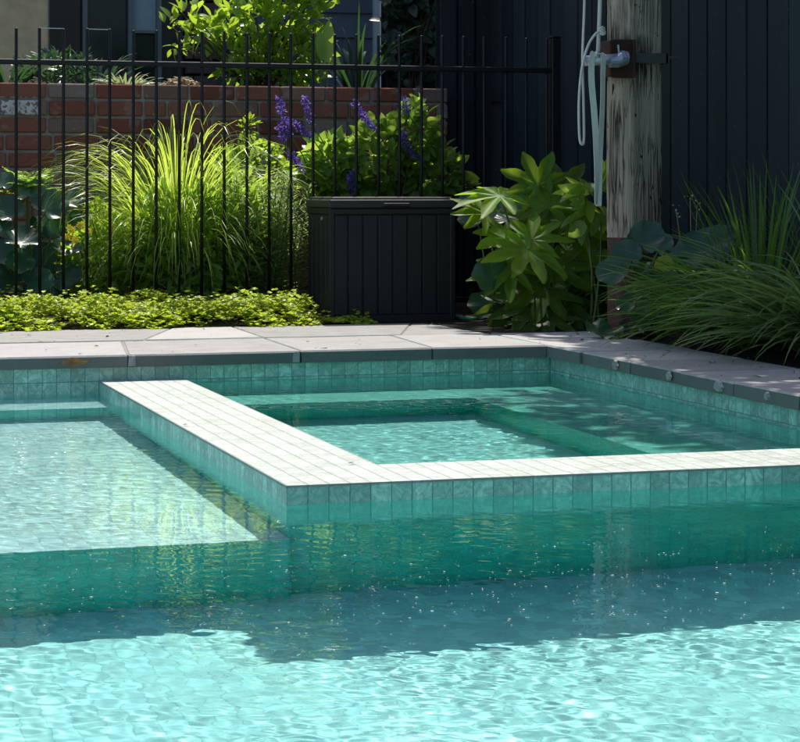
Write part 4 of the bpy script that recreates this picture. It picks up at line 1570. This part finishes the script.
# tufts of long grass spilling over the coping
def tuft(label, x, v, n, mat, seed, L, az, sp, phi, tip, w, val, zb=.085, extra=None):
    RNG.seed(seed)
    q = on_v(x, 0, v)
    t = thing('grass_tuft', label, 'grass tuft', (q.x, v, zb), None)
    a = RNG.normal(az, sp, n)
    rr = np.sqrt(u01(n)) * .11
    aa = u01(n, 0, 2 * PI)
    b = np.stack([q.x + rr * np.cos(aa), v + rr * np.sin(aa), np.full(n, zb)], -1)
    m = MB().blades(b, a, u01(n, *L), u01(n, *phi), u01(n, *tip), u01(n, *w), 9, np.clip(RNG.normal(*val, n), 0, 1), 1.2, .9)
    if extra:
        k = extra
        a = u01(k, 0, 2 * PI)
        b = np.stack([q.x + .05 * np.cos(a), v + .05 * np.sin(a), np.full(k, zb)], -1)
        m.blades(b, a, u01(k, L[1] * .8, L[1] * 1.15), u01(k, .02, .35), u01(k, .3, 1.1), u01(k, *w), 9, np.clip(RNG.normal(*val, k), 0, 1), 1.4, .6)
    m.build('blades', mat, t, smooth=True)
    return t


tuft('dark green tuft of long grass spilling over the coping right of the timber post', 760, -.30, 600, M['lf_tuft'], 111, (.35, .68), PI, 1.0, (.25, 1.1), (1.3, 2.35), (.011, .018), (.55, .28), extra=60)
tuft('pale silvery tuft of long grass at the right edge of the frame, nearest the camera', 838, -.85, 300, M['lf_pale'], 112, (.45, .78), PI, .8, (.35, 1.1), (1.4, 2.3), (.010, .017), (.5, .3), extra=12)
tuft('dark upright tuft of grass by the blue fence behind the spilling tufts', 800, .05, 170, M['lf_tuft'], 113, (.45, .75), PI / 2, 2.5, (.05, .6), (.5, 1.7), (.004, .0075), (.5, .28), extra=30)
RNG.seed(115); random.seed(115)
t = thing('dry_flower_stalk', 'thin dry flower stalks with a few seed heads in front of the blue fence', 'plant', tuple(on_v(690, 300, .45)))
t.location.z = .088
m = MB()
for (x, y) in ((690, 200), (697, 205), (676, 210), (766, 190), (769, 205)):
    e = on_v(x, y, .45)
    b = on_v(690 if x < 740 else 770, 300, .45)
    m.tube(spline([(b.x, .45, .088), ((b.x + e.x) / 2 + .01, .46, e.z * .6), tuple(e)], 4), .0014, 5)
    for k in range(7):
        m.leaves(LEAF_TINY, [(e.x + random.uniform(-.02, .02), .45 + random.uniform(-.02, .02), e.z + random.uniform(-.035, .02))], rand_dirs(1), upnrm(1), .011, [.5])
m.build('stalks', M['dry'], t)

# a crinkled fallen leaf on the corner of the coping, two specks of leaf on the spa wall
c = on_z(602, 336, CT + .008)
t = thing('fallen_leaf', 'large crinkled grey green leaf lying on the coping at the foot of the post', 'leaf', (c.x, c.y, CT))
m = MB().leaves(round_leaf(88, .2, .25, .10, 1.1), [(c.x - .05, c.y, CT + .018)], [(1, .2, .02)], [(0, -.35, 1)], .15, [.6])
m.leaves(round_leaf(89, .2, .3, .12, .9), [(c.x + .10, c.y + .06, CT + .018)], [(1, -.3, .1)], [(0.1, -.3, 1)], .13, [.3])
m.build('blade', M['lf_blue'], t, smooth=True)
for (x, y, lab) in ((185, 425, 'tiny brown leaf speck on the left arm of the white spa wall top'), (351, 463.5, 'tiny brown leaf speck on the white spa wall top near its inner corner')):
    c = on_z(x, y, .006)
    m = MB().leaves(LEAF_OVAL, [(c.x - .008, c.y, .0065), (c.x, c.y + .004, .0085)], [(1, .2, .1), (.6, -.5, .25)], [(0, -.1, 1), (.1, 0, 1)], [.018, .012], [.3, .4])
    o = m.build('fallen_leaf', M['stem_dark'])
    o['label'] = lab
    o['category'] = 'leaf'

# white specks added on the pool water to stand for sun glints
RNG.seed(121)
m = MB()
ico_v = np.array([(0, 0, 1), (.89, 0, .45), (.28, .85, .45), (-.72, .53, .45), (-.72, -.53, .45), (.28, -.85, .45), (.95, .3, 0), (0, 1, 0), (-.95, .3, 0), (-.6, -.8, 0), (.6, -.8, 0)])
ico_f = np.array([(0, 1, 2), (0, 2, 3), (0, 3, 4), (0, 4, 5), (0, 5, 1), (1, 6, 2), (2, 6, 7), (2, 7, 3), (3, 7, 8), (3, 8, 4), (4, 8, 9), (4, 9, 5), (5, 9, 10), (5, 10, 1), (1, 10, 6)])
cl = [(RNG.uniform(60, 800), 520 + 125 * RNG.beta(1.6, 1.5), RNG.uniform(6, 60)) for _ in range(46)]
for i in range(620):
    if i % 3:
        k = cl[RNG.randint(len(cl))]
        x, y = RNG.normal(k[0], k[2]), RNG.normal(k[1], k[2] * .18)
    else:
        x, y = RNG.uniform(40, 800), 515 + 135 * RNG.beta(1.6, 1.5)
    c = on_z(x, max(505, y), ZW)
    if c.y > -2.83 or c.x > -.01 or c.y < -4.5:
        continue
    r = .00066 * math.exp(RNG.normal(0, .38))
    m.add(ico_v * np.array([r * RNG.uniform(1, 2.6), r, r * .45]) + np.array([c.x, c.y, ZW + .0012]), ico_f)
m.build('water_glints', mat_plain('white_glint', (.9, .9, .9), .3, .02, 40, .0), smooth=True, kind='stuff')

# scraps of leaf and dirt blown over the paving
RNG.seed(125)
m = MB()
n = 150
uu = RNG.uniform(-2.2, .40, n)
vv2 = np.where(RNG.rand(n) < .65, 1.36 - np.abs(RNG.normal(0, .10, n)), RNG.uniform(.02, 1.3, n))
m.leaves(LEAF_OVAL, np.stack([uu, vv2, np.full(n, CT + .004)], -1), rand_dirs(n, -.05, .15), upnrm(n, .25), .011 * np.exp(RNG.normal(0, .45, n)), u01(n))
n = 110
m.leaves(LEAF_LONG, np.stack([RNG.uniform(.03, .42, n), RNG.uniform(-2.9, .6, n), np.full(n, CT + .004)], -1), rand_dirs(n, -.05, .15), upnrm(n, .25), .018 * np.exp(RNG.normal(0, .5, n)), u01(n))
m.build('leaf_litter', mat_plain('brown_leaf_scraps', (.10, .075, .04), .9, .5, 40, .2), kind='stuff')

# ------------------------------------------------------------------ the tree whose shade lies over the corner
RNG.seed(131); random.seed(131)
t = thing('shade_tree', 'leafy tree beyond the blue fence whose canopy shades the spa corner', 'tree', (2.1, 3.6, GZ))
m = MB()
crown = [((1.55, 1.5, 4.35), (1.15, 1.55, .75), 2900), ((1.95, 4.2, 4.7), (1.15, 1.7, .95), 3200), ((1.25, .5, 4.0), (.8, 1.2, .5), 1700)]
br = MB()
br.tube(spline([(2.1, 3.6, GZ), (2.05, 3.5, 1.3), (2.15, 3.3, 2.5), (2.0, 3.1, 3.6)], 6), [.13 - .004 * i for i in range(19)], 10)
for (c, r, nn) in crown:
    p, d = blob_points(nn, c, r, .35)
    ph = RNG.uniform(0, 6.28, 3)
    p = np.array(c) + (p - np.array(c)) * (1 + .2 * np.sin(4 * d[:, 0] + 5 * d[:, 1] + ph[0]) + .12 * np.sin(9 * d[:, 1] + ph[1]))[:, None]
    gapf = np.sin(3.1 * p[:, 0] + ph[0]) + np.sin(3.7 * p[:, 1] + ph[1]) + np.sin(4.3 * p[:, 2] + ph[2])
    p = p[gapf > -1.5]
    d = d[gapf > -1.5]
    m.leaves(LEAF_OVAL, p, outdirs(d, -.1, .6), upnrm(len(p), .5), u01(len(p), .10, .17), u01(len(p)))
    for e in p[:14]:
        a = Vector((2.02, 3.12, 3.4))
        e = Vector(e)
        br.tube([a, (a + e) / 2 + Vector((0, 0, .2)), e], [.045, .025, .006], 6, cap=False)
m.build('crown', M['lf_tree'], t, smooth=True)
br.build('trunk', M['bark'], t, smooth=True)

# kinds that occur more than once
for base_, grp in (('round_leaved_plant', 'round leaved plants'), ('grass_tuft', 'grass tufts along the coping'), ('fallen_leaf', 'fallen leaves'), ('board_fence', 'dark board fences'),
                   ('small_leaved_shrub', 'small leaved shrubs by the brick wall'), ('strap_leaved_plant', 'strap leaved plants in the raised bed'), ('hanging_rope', 'ropes over the pipe')):
    for o in bpy.data.objects:
        if o.parent is None and o.name.split('.')[0] == base_:
            o['group'] = grp
#@@END@@

# ------------------------------------------------------------------ light, sky, camera
cam = bpy.data.cameras.new('camera')
co = bpy.data.objects.new('camera', cam)
COL.objects.link(co)
S.camera = co
co.location = CAM
co.rotation_euler = (PI / 2, 0, -YAW)
cam.sensor_width = 36
cam.sensor_fit = 'HORIZONTAL'
cam.lens = F / 800 * 36
cam.shift_y = -(371 - HOR) / 800
cam.clip_start = .05
cam.clip_end = 600

SD = Vector((.18, .57, 1)).normalized()
sl = bpy.data.lights.new('sun', 'SUN')
so = bpy.data.objects.new('sun', sl)
COL.objects.link(so)
sl.energy = 5.0
sl.angle = math.radians(.5)
sl.color = (1, .945, .86)
sl.cycles.is_caustics_light = True
so.rotation_euler = SD.to_track_quat('Z', 'Y').to_euler()
so.location = (2, 6, 10)
W = bpy.data.worlds.new('World')
S.world = W
W.use_nodes = True
bg = W.node_tree.nodes['Background']
sk = W.node_tree.nodes.new('ShaderNodeTexSky')
sk.sky_type = 'NISHITA'
sk.sun_disc = False
sk.dust_density = 2.0
sk.ozone_density = .5
sk.sun_elevation = math.asin(SD.z)
sk.sun_rotation = math.atan2(SD.x, SD.y)
W.node_tree.links.new(sk.outputs[0], bg.inputs[0])
bg.inputs[1].default_value = .15

S.view_settings.view_transform = 'Standard'
S.view_settings.look = 'None'
S.view_settings.gamma = 1
S.view_settings.use_curve_mapping = False
S.view_settings.exposure = 0.36
S.cycles.use_denoising = True
S.cycles.denoiser = 'OPENIMAGEDENOISE'
S.cycles.max_bounces = 12
S.cycles.diffuse_bounces = 5
S.cycles.transmission_bounces = 8
S.cycles.glossy_bounces = 4
S.cycles.transparent_max_bounces = 8
S.cycles.sample_clamp_indirect = 6
S.cycles.caustics_reflective = False
S.cycles.caustics_refractive = True
